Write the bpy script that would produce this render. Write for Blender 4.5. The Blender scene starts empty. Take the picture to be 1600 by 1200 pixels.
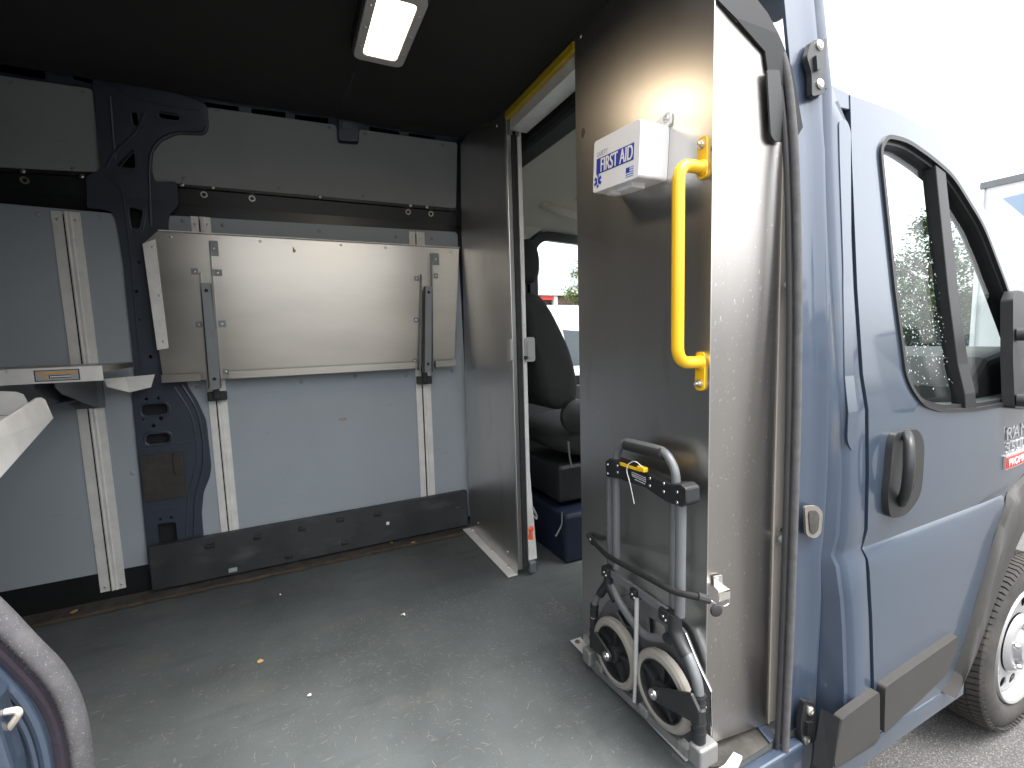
import bpy, bmesh, math, random
from mathutils import Vector, Matrix
R = math.radians
random.seed(7)
sc = bpy.context.scene
COL = sc.collection

# ---------------------------------------------------------------- camera (van frame: X to the front of the van, Y into the van, Z up, load floor at 0)
FPX = 736.3
YAW, PITCH, ROLL = R(25.48), R(-5.75), R(-1.68)
CAM = Vector((0, 0, 1.02))
fwd = Vector((math.sin(YAW)*math.cos(PITCH), math.cos(YAW)*math.cos(PITCH), math.sin(PITCH)))
rgt = Vector((math.cos(YAW), -math.sin(YAW), 0))
upv = rgt.cross(fwd)
rgt, upv = rgt*math.cos(ROLL) + upv*math.sin(ROLL), upv*math.cos(ROLL) - rgt*math.sin(ROLL)
cd = bpy.data.cameras.new('camera')
cam = bpy.data.objects.new('camera', cd)
COL.objects.link(cam)
m = Matrix.Identity(4)
for i in range(3):
    m[i][0], m[i][1], m[i][2], m[i][3] = rgt[i], upv[i], -fwd[i], CAM[i]
cam.matrix_world = m
cd.sensor_width = 36
cd.lens = 36*FPX/1600
cd.clip_start = 0.02
cd.clip_end = 2000
sc.camera = cam

# ---------------------------------------------------------------- sky, sun, exposure
SUN_ELEV, SUN_AZ = R(66), R(150)          # azimuth measured from +Y towards +X
world = bpy.data.worlds.new('World')
sc.world = world
world.use_nodes = True
wn, wl = world.node_tree.nodes, world.node_tree.links
wn.clear()
wo = wn.new('ShaderNodeOutputWorld')
bg = wn.new('ShaderNodeBackground')
sky = wn.new('ShaderNodeTexSky')
sky.sky_type = 'NISHITA'
sky.sun_disc = False
sky.sun_elevation = SUN_ELEV
sky.sun_rotation = SUN_AZ
sky.dust_density = 4
sky.air_density = 1.0
hs = wn.new('ShaderNodeHueSaturation')
hs.inputs['Saturation'].default_value = 0.15      # thin even cloud: a white sky
hs.inputs['Value'].default_value = 1.0
wl.new(sky.outputs[0], hs.inputs['Color'])
wl.new(hs.outputs[0], bg.inputs[0])
bg.inputs[1].default_value = 0.15
wl.new(bg.outputs[0], wo.inputs[0])
sd = bpy.data.lights.new('sun', 'SUN')
sd.energy = 0.9
sd.angle = R(25)
sd.color = (1, 0.96, 0.9)
sun = bpy.data.objects.new('sun', sd)
COL.objects.link(sun)
sdir = Vector((math.sin(SUN_AZ)*math.cos(SUN_ELEV), math.cos(SUN_AZ)*math.cos(SUN_ELEV), math.sin(SUN_ELEV)))
sun.rotation_euler = sdir.to_track_quat('Z', 'Y').to_euler()
vs = sc.view_settings
vs.view_transform = 'Standard'
vs.look = 'None'
vs.gamma = 1
vs.use_curve_mapping = False
vs.exposure = 2.1
sc.cycles.use_denoising = True
sc.cycles.max_bounces = 10
sc.cycles.diffuse_bounces = 6
sc.cycles.glossy_bounces = 5
sc.cycles.transmission_bounces = 8
sc.cycles.transparent_max_bounces = 12
sc.cycles.sample_clamp_indirect = 6

# ---------------------------------------------------------------- measured surfaces of the van
def lerp_table(t):
    def f(z):
        if z <= t[0][0]: return t[0][1]
        for (a, b), (c, d) in zip(t, t[1:]):
            if z <= c: return b + (d-b)*(z-a)/(c-a)
        return t[-1][1]
    return f
wallY = lerp_table([(0, 2.385), (1.60, 2.355), (1.98, 2.245)])                 # face of the far wall lining
sideY0 = lerp_table([(-0.3, .66), (-0.12, .632), (-0.024, .624), (.114, .626), (.278, .637), (.43, .651), (.455, .6635), (.475, .6605), (.508, .657), (.65, .660),
                     (.813, .668), (.90, .684), (1.116, .706), (1.432, .731), (1.60, .742), (1.9, .78)])
def sideY(z, x=1.3):
    return sideY0(z) + max(0, x-1.9)**2*0.10
openY = lerp_table([(-.07, .690), (.27, .684), (.59, .679), (.89, .684), (1.18, .70), (1.46, .716), (1.65, .75), (1.78, .80), (1.9, .87)])   # door opening
XB = 0.83                                                                      # bulkhead plane
GZ = -0.56                                                                     # street level

def ray(x, y):
    return fwd + rgt*((x-800)/FPX) - upv*((y-600)/FPX)
def at(x, y, ax, val):
    d = ray(x, y)
    return CAM + d*((val-CAM[ax])/d[ax])
def on_curve(x, y, f, off=0.0):
    v = f(1.0, 1.3) - off
    for _ in range(25):
        p = at(x, y, 1, v)
        v = f(p.z, p.x) - off
    return at(x, y, 1, v)
def W(x, y, off=0.0): return on_curve(x, y, lambda z, X: wallY(z), off)
def S(x, y, off=0.0): return on_curve(x, y, sideY, off)
def O(x, y, off=0.0): return on_curve(x, y, lambda z, X: openY(z), off)
def B(x, y, off=0.0): return at(x, y, 0, XB-off)
def FL(x, y, z=0.0): return at(x, y, 2, z)

# ---------------------------------------------------------------- mesh helpers
def empty(name, loc=(0, 0, 0)):
    o = bpy.data.objects.new(name, None)
    o.location = loc
    o.empty_display_size = 0.1
    COL.objects.link(o)
    return o
def wpos(o):
    p = Vector(o.location)
    while o.parent:
        o = o.parent
        p += Vector(o.location)
    return p
def thing(o, label, cat, group=None):
    o['label'] = label
    o['category'] = cat
    if group: o['group'] = group
    return o
def new_thing(name, loc, label, cat, group=None):
    return thing(empty(name, loc), label, cat, group)

def smooth(bm, ang=35):
    bm.normal_update()
    for f in bm.faces: f.smooth = True
    for e in bm.edges:
        if len(e.link_faces) == 2 and e.calc_face_angle(0) > R(ang): e.smooth = False

def obj(name, bm, mat, parent=None, bevel=0, flat=False, seg=2, keep=False, label=None, recalc=True):
    """link a bmesh built in world coordinates as one mesh object"""
    if recalc: bmesh.ops.recalc_face_normals(bm, faces=bm.faces)
    if not flat and not bevel: smooth(bm)
    me = bpy.data.meshes.new(name)
    bm.to_mesh(me)
    bm.free()
    o = bpy.data.objects.new(name, me)
    COL.objects.link(o)
    for mm in (mat if isinstance(mat, (list, tuple)) else [mat]):
        me.materials.append(MAT[mm] if isinstance(mm, str) else mm)
    if parent:
        o.location = -wpos(parent)
        o.parent = parent
    if bevel:
        b = o.modifiers.new('bevel', 'BEVEL')
        b.width = bevel
        b.segments = seg
        b.limit_method = 'ANGLE'
        b.angle_limit = R(40)
    if label: o['label'] = label
    return o
def put(name, me, p, rot, parent, scale=(1, 1, 1)):
    """a copy of shared mesh data at world position p"""
    o = bpy.data.objects.new(name, me)
    COL.objects.link(o)
    o.location = Vector(p) - (wpos(parent) if parent else Vector())
    o.rotation_euler = rot
    o.scale = scale
    o.parent = parent
    return o

def quad(bm, pts, mi=0):
    f = bm.faces.new([bm.verts.new(p) for p in pts])
    f.material_index = mi
    return f
def box(bm, a, b, mi=0):
    a, b = Vector(a), Vector(b)
    v = [bm.verts.new((x, y, z)) for x in (a.x, b.x) for y in (a.y, b.y) for z in (a.z, b.z)]
    for f in ((0, 1, 3, 2), (4, 6, 7, 5), (0, 4, 5, 1), (2, 3, 7, 6), (0, 2, 6, 4), (1, 5, 7, 3)):
        bm.faces.new([v[i] for i in f]).material_index = mi
def hexa(bm, lo, hi, mi=0):
    """solid between two quads (corner lists in matching order)"""
    n = len(lo)
    a = [bm.verts.new(p) for p in lo]
    b = [bm.verts.new(p) for p in hi]
    bm.faces.new(a).material_index = mi
    bm.faces.new(b[::-1]).material_index = mi
    for i in range(n):
        bm.faces.new((a[i], a[(i+1) % n], b[(i+1) % n], b[i])).material_index = mi
def bar(bm, p, q, w, h, upd=(0, 0, 1), mi=0):
    """rectangular bar from p to q, w along side, h along up"""
    p, q = Vector(p), Vector(q)
    d = (q-p).normalized()
    s = d.cross(Vector(upd)).normalized()
    u = s.cross(d)
    c = lambda o: [o+s*w/2+u*h/2, o-s*w/2+u*h/2, o-s*w/2-u*h/2, o+s*w/2-u*h/2]
    hexa(bm, c(p), c(q), mi)
def fillet(pts, r, n=5):
    pts = [Vector(p) for p in pts]
    out = [pts[0]]
    for a, b, c in zip(pts, pts[1:], pts[2:]):
        u, v = (a-b), (c-b)
        k = min(r, u.length*.49, v.length*.49)
        p, q = b+u.normalized()*k, b+v.normalized()*k
        for i in range(n+1):
            t = i/n
            out.append(p*(1-t)**2 + b*2*t*(1-t) + q*t*t)
    out.append(pts[-1])
    return out
def tube(bm, path, r, n=10, cap=True, flat=1.0, up=None, mi=0):
    path = [Vector(p) for p in path]
    rr = r if isinstance(r, (list, tuple)) else [r]*len(path)
    rings = []
    t0 = (path[1]-path[0]).normalized()
    u = Vector(up) if up else (Vector((0, 0, 1)) if abs(t0.z) < .9 else Vector((1, 0, 0)))
    for i, p in enumerate(path):
        t = (path[min(i+1, len(path)-1)] - path[max(i-1, 0)]).normalized()
        s = t.cross(u).normalized()
        u2 = s.cross(t)
        if not up: u = u2
        rings.append([bm.verts.new(p + (s*math.cos(2*math.pi*k/n)*flat + u2*math.sin(2*math.pi*k/n))*rr[i]) for k in range(n)])
    for a, b in zip(rings, rings[1:]):
        for k in range(n):
            bm.faces.new((a[k], a[(k+1) % n], b[(k+1) % n], b[k])).material_index = mi
    if cap:
        bm.faces.new(rings[0][::-1]).material_index = mi
        bm.faces.new(rings[-1]).material_index = mi
def lathe(bm, c, ax, prof, n=24, mi=0, ref=None, cap=True):
    """prof: list of (radius, distance along axis)"""
    c, ax = Vector(c), Vector(ax).normalized()
    u = Vector(ref) if ref else (Vector((0, 0, 1)) if abs(ax.z) < .9 else Vector((1, 0, 0)))
    s = ax.cross(u).normalized()
    u = s.cross(ax)
    rings = []
    for r, d in prof:
        rings.append([bm.verts.new(c + ax*d + (s*math.cos(2*math.pi*k/n) + u*math.sin(2*math.pi*k/n))*r) for k in range(n)])
    for a, b in zip(rings, rings[1:]):
        for k in range(n):
            bm.faces.new((a[k], a[(k+1) % n], b[(k+1) % n], b[k])).material_index = mi
    if cap:
        if prof[0][0] > 1e-5: bm.faces.new(rings[0][::-1]).material_index = mi
        if prof[-1][0] > 1e-5: bm.faces.new(rings[-1]).material_index = mi
    bmesh.ops.remove_doubles(bm, verts=bm.verts, dist=1e-6)
def rpoly(pts, r, n=4):
    """round the corners of a 2-D polygon"""
    out = []
    k = len(pts)
    for i in range(k):
        a, b, c = (Vector(pts[(i+j) % k]).to_2d() for j in (-1, 0, 1))
        u, v = a-b, c-b
        if u.length < 1e-6 or v.length < 1e-6: continue
        q = min(r, u.length*.45, v.length*.45)
        p1, p2 = b+u.normalized()*q, b+v.normalized()*q
        for j in range(n+1):
            t = j/n
            out.append(tuple(p1*(1-t)**2 + b*2*t*(1-t) + p2*t*t))
    return out
def slot2(c, w, h, n=6):
    """rounded slot outline"""
    r = min(w, h)/2
    return rpoly([(c[0]-w/2, c[1]-h/2), (c[0]+w/2, c[1]-h/2), (c[0]+w/2, c[1]+h/2), (c[0]-w/2, c[1]+h/2)], r, n)
def area2(p):
    return sum(p[i][0]*p[(i+1) % len(p)][1]-p[(i+1) % len(p)][0]*p[i][1] for i in range(len(p)))/2
def inside(p, poly):
    c = False
    for i in range(len(poly)):
        (x1, y1), (x2, y2) = poly[i], poly[i-1]
        if (y1 > p[1]) != (y2 > p[1]) and p[0] < (x2-x1)*(p[1]-y1)/(y2-y1)+x1: c = not c
    return c
def fill2(outline, holes=(), cuts=()):
    """triangulated 2-D polygon with holes; returns verts, faces, boundary edges"""
    bm = bmesh.new()
    ed = []
    for loop in [outline]+list(holes):
        vs_ = [bm.verts.new((p[0], p[1], 0)) for p in loop]
        ed += [bm.edges.new((vs_[i], vs_[(i+1) % len(vs_)])) for i in range(len(vs_))]
    bmesh.ops.triangle_fill(bm, use_beauty=True, use_dissolve=False, edges=ed)
    kill = []
    for f in bm.faces:
        c = f.calc_center_median()
        if not inside((c.x, c.y), outline) or any(inside((c.x, c.y), h) for h in holes): kill.append(f)
    if kill: bmesh.ops.delete(bm, geom=kill, context='FACES')
    for ax, v in cuts:
        co, no = ((v, 0, 0), (1, 0, 0)) if ax == 0 else ((0, v, 0), (0, 1, 0))
        bmesh.ops.bisect_plane(bm, geom=bm.verts[:]+bm.edges[:]+bm.faces[:], plane_co=co, plane_no=no)
    return bm
def plate(bm, outline, mapf, th, holes=(), cuts=(), back=0.0, mi=0):
    """solid sheet: outline in (a, b), mapf(a, b, depth) gives the point in the scene"""
    f2 = fill2(outline, holes, cuts)
    f2.verts.ensure_lookup_table()
    A = [bm.verts.new(mapf(v.co.x, v.co.y, th)) for v in f2.verts]
    C = [bm.verts.new(mapf(v.co.x, v.co.y, back)) for v in f2.verts]
    for f in f2.faces:
        ix = [v.index for v in f.verts]
        bm.faces.new([A[i] for i in ix]).material_index = mi
        bm.faces.new([C[i] for i in ix[::-1]]).material_index = mi
    for e in f2.edges:
        if len(e.link_faces) == 1:
            i, j = e.verts[0].index, e.verts[1].index
            bm.faces.new((A[i], A[j], C[j], C[i])).material_index = mi
    f2.free()
def mwall(a, b, d): return Vector((a, wallY(b)-d, b))
def mside(a, b, d): return Vector((a, sideY(b, a)-d, b))
def mbulk(a, b, d): return Vector((XB-d, a, b))
def xz(f, pts, off=0.0):
    return [(lambda p: (p.x, p.z))(f(x, y, off)) for x, y in pts]
def yz(pts, off=0.0):
    return [(lambda p: (p.y, p.z))(B(x, y, off)) for x, y in pts]
def BM(): return bmesh.new()

# ---------------------------------------------------------------- materials (all procedural)
MAT = {}
def mat(name, col, rough=.5, metal=0.0, var=.12, scale=6, bump=0.0, bscale=80, coat=0.0, stretch=(1, 1, 1), rvar=0.0, spec=.5,
        col2=None, detail=5, specks=None, emit=None, aniso=0):
    m_ = bpy.data.materials.new(name)
    m_.use_nodes = True
    N, L = m_.node_tree.nodes, m_.node_tree.links
    p = N['Principled BSDF']
    p.inputs['Metallic'].default_value = metal
    p.inputs['Specular IOR Level'].default_value = spec
    p.inputs['Coat Weight'].default_value = coat
    p.inputs['Coat Roughness'].default_value = .06
    tc = N.new('ShaderNodeTexCoord')
    mp = N.new('ShaderNodeMapping')
    mp.inputs['Scale'].default_value = stretch
    L.new(tc.outputs['Object'], mp.inputs[0])
    no = N.new('ShaderNodeTexNoise')
    no.inputs['Scale'].default_value = scale
    no.inputs['Detail'].default_value = detail
    no.inputs['Roughness'].default_value = .6
    L.new(mp.outputs[0], no.inputs['Vector'])
    mr = N.new('ShaderNodeMapRange')
    mr.inputs[1].default_value, mr.inputs[2].default_value = .3, .7
    L.new(no.outputs['Fac'], mr.inputs[0])
    mx = N.new('ShaderNodeMix')
    mx.data_type = 'RGBA'
    c = Vector(col)
    lo = c*(1-var)
    hi = Vector(col2) if col2 else c*(1+var)
    mx.inputs[6].default_value = (*lo, 1)
    mx.inputs[7].default_value = (*hi, 1)
    L.new(mr.outputs[0], mx.inputs[0])
    out = mx.outputs[2]
    for sp in (specks or []):
        # sp = (scale, threshold, colour, stretch, amount)
        mp2 = N.new('ShaderNodeMapping')
        mp2.inputs['Scale'].default_value = sp[3]
        L.new(tc.outputs['Object'], mp2.inputs[0])
        n2 = N.new('ShaderNodeTexNoise')
        n2.inputs['Scale'].default_value = sp[0]
        n2.inputs['Detail'].default_value = sp[6] if len(sp) > 6 else 3
        L.new(mp2.outputs[0], n2.inputs['Vector'])
        r2 = N.new('ShaderNodeMapRange')
        r2.inputs[1].default_value, r2.inputs[2].default_value = sp[1], sp[1]+(sp[5] if len(sp) > 5 else .04)
        r2.inputs[4].default_value = sp[4]
        L.new(n2.outputs['Fac'], r2.inputs[0])
        m2 = N.new('ShaderNodeMix')
        m2.data_type = 'RGBA'
        L.new(r2.outputs[0], m2.inputs[0])
        L.new(out, m2.inputs[6])
        m2.inputs[7].default_value = (*sp[2], 1)
        out = m2.outputs[2]
    L.new(out, p.inputs['Base Color'])
    if rvar:
        r3 = N.new('ShaderNodeMapRange')
        r3.inputs[3].default_value, r3.inputs[4].default_value = max(0, rough-rvar), rough+rvar
        L.new(no.outputs['Fac'], r3.inputs[0])
        L.new(r3.outputs[0], p.inputs['Roughness'])
    else:
        p.inputs['Roughness'].default_value = rough
    if bump:
        nb = N.new('ShaderNodeTexNoise')
        nb.inputs['Scale'].default_value = bscale
        nb.inputs['Detail'].default_value = 3
        L.new(mp.outputs[0], nb.inputs['Vector'])
        bu = N.new('ShaderNodeBump')
        bu.inputs['Strength'].default_value = bump
        bu.inputs['Distance'].default_value = .002
        L.new(nb.outputs['Fac'], bu.inputs['Height'])
        L.new(bu.outputs[0], p.inputs['Normal'])
    if emit:
        p.inputs['Emission Color'].default_value = (*emit[0], 1)
        p.inputs['Emission Strength'].default_value = emit[1]
    MAT[name] = m_
    return m_
def glass(name, tint, gloss=.10, rough=.0):
    m_ = bpy.data.materials.new(name)
    m_.use_nodes = True
    N, L = m_.node_tree.nodes, m_.node_tree.links
    N.clear()
    o = N.new('ShaderNodeOutputMaterial')
    mi = N.new('ShaderNodeMixShader')
    t = N.new('ShaderNodeBsdfTransparent')
    t.inputs[0].default_value = (*tint, 1)
    g = N.new('ShaderNodeBsdfGlossy')
    g.inputs['Roughness'].default_value = rough
    lw = N.new('ShaderNodeLayerWeight')
    pw = N.new('ShaderNodeMath'); pw.operation = 'POWER'; pw.inputs[1].default_value = 4
    ma = N.new('ShaderNodeMath'); ma.operation = 'MULTIPLY_ADD'; ma.inputs[1].default_value = .28; ma.inputs[2].default_value = .02
    L.new(lw.outputs['Facing'], pw.inputs[0])
    L.new(pw.outputs[0], ma.inputs[0])
    L.new(ma.outputs[0], mi.inputs[0])
    L.new(t.outputs[0], mi.inputs[1])
    L.new(g.outputs[0], mi.inputs[2])
    L.new(mi.outputs[0], o.inputs[0])
    MAT[name] = m_
SCR = (1, 1, 1)
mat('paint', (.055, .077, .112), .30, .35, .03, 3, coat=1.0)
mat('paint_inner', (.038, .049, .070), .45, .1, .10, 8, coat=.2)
mat('paint_jamb', (.050, .070, .106), .38, .25, .06, 5, coat=.7, specks=[(18, .62, (.13, .125, .118), (1, 1, .3), .45, .12, 10)])
mat('aluminium', (.66, .65, .635), .35, 1, .07, 3, rvar=.05, stretch=(1, 1, .12), detail=8, bump=.03, bscale=240,
    specks=[(95, .70, (.80, .79, .77), (1, 1, .5), .55), (14, .62, (.36, .35, .33), (1, 1, .3), .4, .2, 8)])
mat('aluminium_scuffed', (.46, .44, .42), .33, 1, .08, 4, rvar=.07, stretch=(1, 1, .2), detail=8, bump=.04, bscale=200,
    specks=[(140, .67, (.85, .84, .82), (1, 1, .6), .6), (9, .58, (.45, .43, .41), (1, 1, .3), .5, .2, 8)])
mat('shelf_metal', (.43, .405, .365), .30, 1, .10, 4, rvar=.07, stretch=(.25, 1, 1), detail=8)
mat('rail_metal', (.74, .735, .71), .42, .15, .10, 14, rvar=.08, detail=8, specks=[(30, .70, (.16, .15, .14), (1, 1, .4), .5)])
mat('bracket_metal', (.20, .215, .225), .45, .5, .08, 9, rvar=.05)
mat('flange_metal', (.42, .385, .345), .5, .25, .06, 6, stretch=(1, 1, .2))
mat('foot_alloy', (.20, .202, .20), .5, .3, .08, 30)
mat('steel', (.62, .62, .62), .28, 1, .08, 20)
mat('zinc', (.72, .70, .66), .33, .9, .10, 30)
mat('panel_lower', (.325, .365, .40), .55, 0, .045, 2.5, bump=.02, bscale=60, spec=.35, specks=[(26, .70, (.20, .22, .24), (.5, 1, 3), .35, .08)])
mat('panel_upper', (.27, .285, .29), .6, 0, .07, 3, bump=.02, bscale=50, spec=.3, specks=[(24, .69, (.15, .155, .155), (.4, 1, 3), .4, .08)])
mat('belt_black', (.012, .013, .014), .36, 0, .2, 8)
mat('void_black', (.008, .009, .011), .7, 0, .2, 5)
mat('kick_plastic', (.030, .033, .036), .50, 0, .25, 7, rvar=.12, bump=.10, bscale=150, specks=[(7, .56, (.10, .10, .098), (1, 1, 2.5), .5, .2, 8), (40, .69, (.17, .165, .155), (.4, 1, 2.5), .6, .05)])
mat('black_plastic', (.016, .017, .018), .45, 0, .15, 20, bump=.05, bscale=300)
mat('grey_plastic', (.021, .0215, .022), .45, 0, .10, 20, bump=.10, bscale=400)
mat('rubber', (.022, .022, .024), .75, 0, .2, 25, bump=.15, bscale=120)
mat('seal_rubber', (.075, .074, .076), .8, 0, .25, 30, bump=.2, bscale=90)
mat('seal_worn', (.065, .064, .069), .9, 0, .22, 26, bump=.3, bscale=150, specks=[(520, .62, (.16, .157, .15), (1, 1, 1), .7), (25, .55, (.10, .098, .10), (1, 1, 1), .6, .15, 8)])
mat('flock', (.014, .010, .018), 1, 0, .2, 30, bump=.4, bscale=300)
mat('ceiling', (.015, .0148, .0145), .85, 0, .10, 2.5, bump=.08, bscale=500)
mat('headliner', (.72, .70, .62), .9, 0, .05, 4, bump=.15, bscale=400)
mat('yellow_paint', (.85, .50, .01), .35, 0, .04, 10, coat=.4)
mat('yellow_tape', (.50, .36, .015), .5, 0, .10, 12)
mat('white_plastic', (.82, .82, .82), .42, 0, .02, 5)
mat('off_white', (.36, .365, .36), .5, 0, .05, 12)
mat('blue_print', (.012, .035, .36), .45, 0, .03, 10)
mat('blue_pale', (.16, .28, .60), .45, 0, .03, 10)
mat('white_print', (.85, .85, .86), .45, 0, .02, 10)
mat('grey_print', (.45, .47, .52), .5, 0, .05, 10)
mat('truck_grey', (.135, .145, .15), .42, .15, .06, 14)
mat('tyre_grey', (.24, .225, .20), .8, 0, .07, 20, bump=.08, bscale=120)
mat('foam', (.018, .018, .019), .9, 0, .2, 60, bump=.4, bscale=300)
mat('webbing', (.012, .012, .013), .8, 0, .2, 60, bump=.4, bscale=500)
mat('orange', (.85, .10, .03), .5, 0, .05, 10)
mat('orange_print', (.75, .33, .05), .5, 0, .08, 40)
mat('sticker_grey', (.33, .36, .36), .45, 0, .04, 20)
mat('red_print', (.60, .035, .025), .4, 0, .05, 20)
mat('badge_silver', (.62, .62, .62), .35, .7, .05, 30)
mat('chrome', (.78, .78, .78), .12, 1, .04, 20)
mat('seat_cloth', (.017, .018, .018), .9, 0, .15, 30, bump=.3, bscale=500)
mat('tyre', (.030, .029, .028), .8, 0, .20, 12, bump=.12, bscale=150, col2=(.06, .056, .05))
mat('rim_white', (.30, .30, .305), .40, .1, .05, 8, coat=.3)
mat('cladding', (.034, .033, .031), .55, 0, .07, 10, bump=.12, bscale=500)
mat('brown_edge', (.095, .068, .040), .9, 0, .45, 22, bump=.3, bscale=60)
mat('grime', (.045, .042, .038), .95, 0, .5, 18, bump=.4, bscale=60)
mat('lens_lit', (1, .95, .85), .4, 0, 0, 5, emit=((1, .80, .55), 3.0))
mat('lamp_grey', (.42, .41, .40), .5, 0, .03, 9)
mat('foam_patch', (.045, .043, .040), .95, 0, .2, 30, bump=.4, bscale=90)
mat('paper', (.80, .79, .76), .8, 0, .05, 30)
mat('leaf_dry', (.42, .27, .12), .8, 0, .2, 40)
mat('fibre', (.21, .20, .175), .8, 0, .2, 5)
mat('dash', (.035, .036, .038), .7, 0, .1, 10, bump=.1, bscale=300)
mat('white_car', (.78, .79, .80), .25, 0, .02, 2, coat=1)
mat('roof_shingle', (.20, .21, .215), .9, 0, .15, 4, bump=.2, bscale=20)
mat('brick_wall', (.30, .17, .13), .9, 0, .2, 10)
mat('bark', (.10, .075, .055), .95, 0, .3, 20, bump=.4, bscale=40)
mat('leaf_green', (.035, .065, .018), .6, 0, .35, 3, spec=.3)
mat('leaf_pale', (.13, .17, .045), .6, 0, .35, 3, spec=.3)
mat('needle', (.045, .075, .035), .7, 0, .3, 3)
mat('hedge', (.055, .095, .028), .7, 0, .35, 4)
mat('building_white', (.72, .72, .70), .8, 0, .04, 1.5)
mat('window_dark', (.05, .06, .07), .08, 0, .1, 2)
mat('asphalt', (.078, .077, .075), .92, 0, .12, .6, bump=.6, bscale=260, specks=[(210, .55, (.22, .215, .21), (1, 1, 1), .8, .08), (170, .57, (.03, .03, .03), (1, 1, 1), .8, .08)])
mat('concrete_white', (.62, .61, .59), .9, 0, .08, 3)
glass('glass_side', (.93, .965, .955))
glass('glass_car', (.25, .33, .34))

# the worn rubber floor: dusty bloom, scuffs and grit on a dark mat
def floor_material():
    m_ = mat('floor_mat', (.052, .061, .062), .82, 0, .30, 1.4, rvar=.12, bump=.35, bscale=320, col2=(.092, .105, .106), detail=10,
             specks=[(2.6, .45, (.115, .127, .128), (1, 1, 1), .45, .35, 12), (4.5, .55, (.10, .105, .10), (2.5, .6, 1), .3, .18, 10),
                     (7, .57, (.032, .037, .039), (.5, 2.2, 1), .35, .15, 10), (70, .64, (.15, .155, .15), (.35, 1.6, 1), .5, .06, 6), (85, .65, (.15, .15, .145), (1.5, .4, 1), .5, .06, 6),
                     (210, .66, (.20, .20, .19), (1, 1, 1), .55, .05), (3.2, .62, (.13, .115, .09), (1, 1.4, 1), .45, .15, 10)])
    return m_
floor_material()

# ================================================================ SETTING
b = BM()
quad(b, [(-900, -900, GZ), (900, -900, GZ), (900, 900, GZ), (-900, 900, GZ)])
g = obj('ground', b, 'asphalt', flat=True)
g['kind'] = 'structure'

# small shared fasteners
def dome_mesh(name, r, h, m_, n=10):
    b = BM()
    lathe(b, (0, 0, 0), (0, 0, 1), [(r, 0), (r, h*.35), (r*.8, h*.75), (r*.4, h*.97), (0, h)], n)
    bmesh.ops.recalc_face_normals(b, faces=b.faces)
    smooth(b, 60)
    me = bpy.data.meshes.new(name)
    b.to_mesh(me); b.free()
    me.materials.append(MAT[m_])
    return me
RIVET = dome_mesh('rivet', .0055, .003, 'zinc')
BOLT = dome_mesh('bolt', .008, .005, 'zinc')
PLUG = dome_mesh('plug', .009, .003, 'panel_upper')
PLUGL = dome_mesh('plug_light', .009, .003, 'panel_lower')
TINY = dome_mesh('tiny_rivet', .004, .002, 'chrome', 8)
def ring_mesh(name, r0, r1, h, m_):
    b = BM()
    lathe(b, (0, 0, 0), (0, 0, 1), [(r0, 0), (r0, h), (r1, h), (r1, 0), (r0, 0)], 16, cap=False)
    bmesh.ops.recalc_face_normals(b, faces=b.faces)
    smooth(b)
    me = bpy.data.meshes.new(name)
    b.to_mesh(me); b.free()
    me.materials.append(MAT[m_])
    return me
WASHER = ring_mesh('washer', .013, .008, .006, 'zinc')
TOWALL = (R(90), 0, 0)            # +Z of the fastener points to -Y (out of the far wall)
TOBULK = (0, R(-90), 0)           # points to -X (out of the bulkhead)

# ================================================================ THE VAN
van = new_thing('cargo_van', (0.3, 1.5, GZ), 'blue grey cargo van seen through its open sliding side door', 'van')

# --- shell
b = BM(); box(b, (-3.0, .70, -.05), (1.36, 2.44, 0)); obj('load_floor', b, 'floor_mat', van, flat=True, label='worn dark grey rubber load floor')
b = BM(); box(b, (1.36, .72, -.05), (2.9, 2.44, -.003)); obj('cab_floor', b, 'rubber', van, flat=True)
b = BM(); box(b, (-3.05, 2.44, -.3), (1.15, 2.47, 2.02)); obj('outer_side_skin', b, 'void_black', van, flat=True)
b = BM(); box(b, (-3.10, .70, -.3), (-3.05, 2.47, 2.02)); obj('rear_doors', b, 'paint_inner', van, flat=True)
b = BM()
hexa(b, [(-3.05, .66, -.3), (-.36, .66, -.3), (-.36, .73, -.3), (-3.05, .73, -.3)], [(-3.05, .80, 2.02), (-.36, .80, 2.02), (-.36, .87, 2.02), (-3.05, .87, 2.02)])
obj('rear_quarter_panel', b, 'paint', van, flat=True)
b = BM(); box(b, (-3.045, .76, .02), (-3.03, 2.38, 1.85)); obj('rear_fill_lining', b, 'panel_lower', van, bevel=.004)  # unseen pale panel, added to lighten the interior and the bulkhead's reflection
b = BM()
hexa(b, [(-3.0, .742, .02), (-.40, .742, .02), (-.40, .752, .02), (-3.0, .752, .02)], [(-3.0, .862, 1.85), (-.40, .862, 1.85), (-.40, .872, 1.85), (-3.0, .872, 1.85)])
obj('near_fill_lining', b, 'panel_lower', van, bevel=.002)  # out of view too: added as a pale surface that bounces light inside
b = BM(); box(b, (-3.1, .78, 2.02), (1.40, 2.47, 2.06)); obj('roof', b, 'paint', van, bevel=.01)
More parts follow.
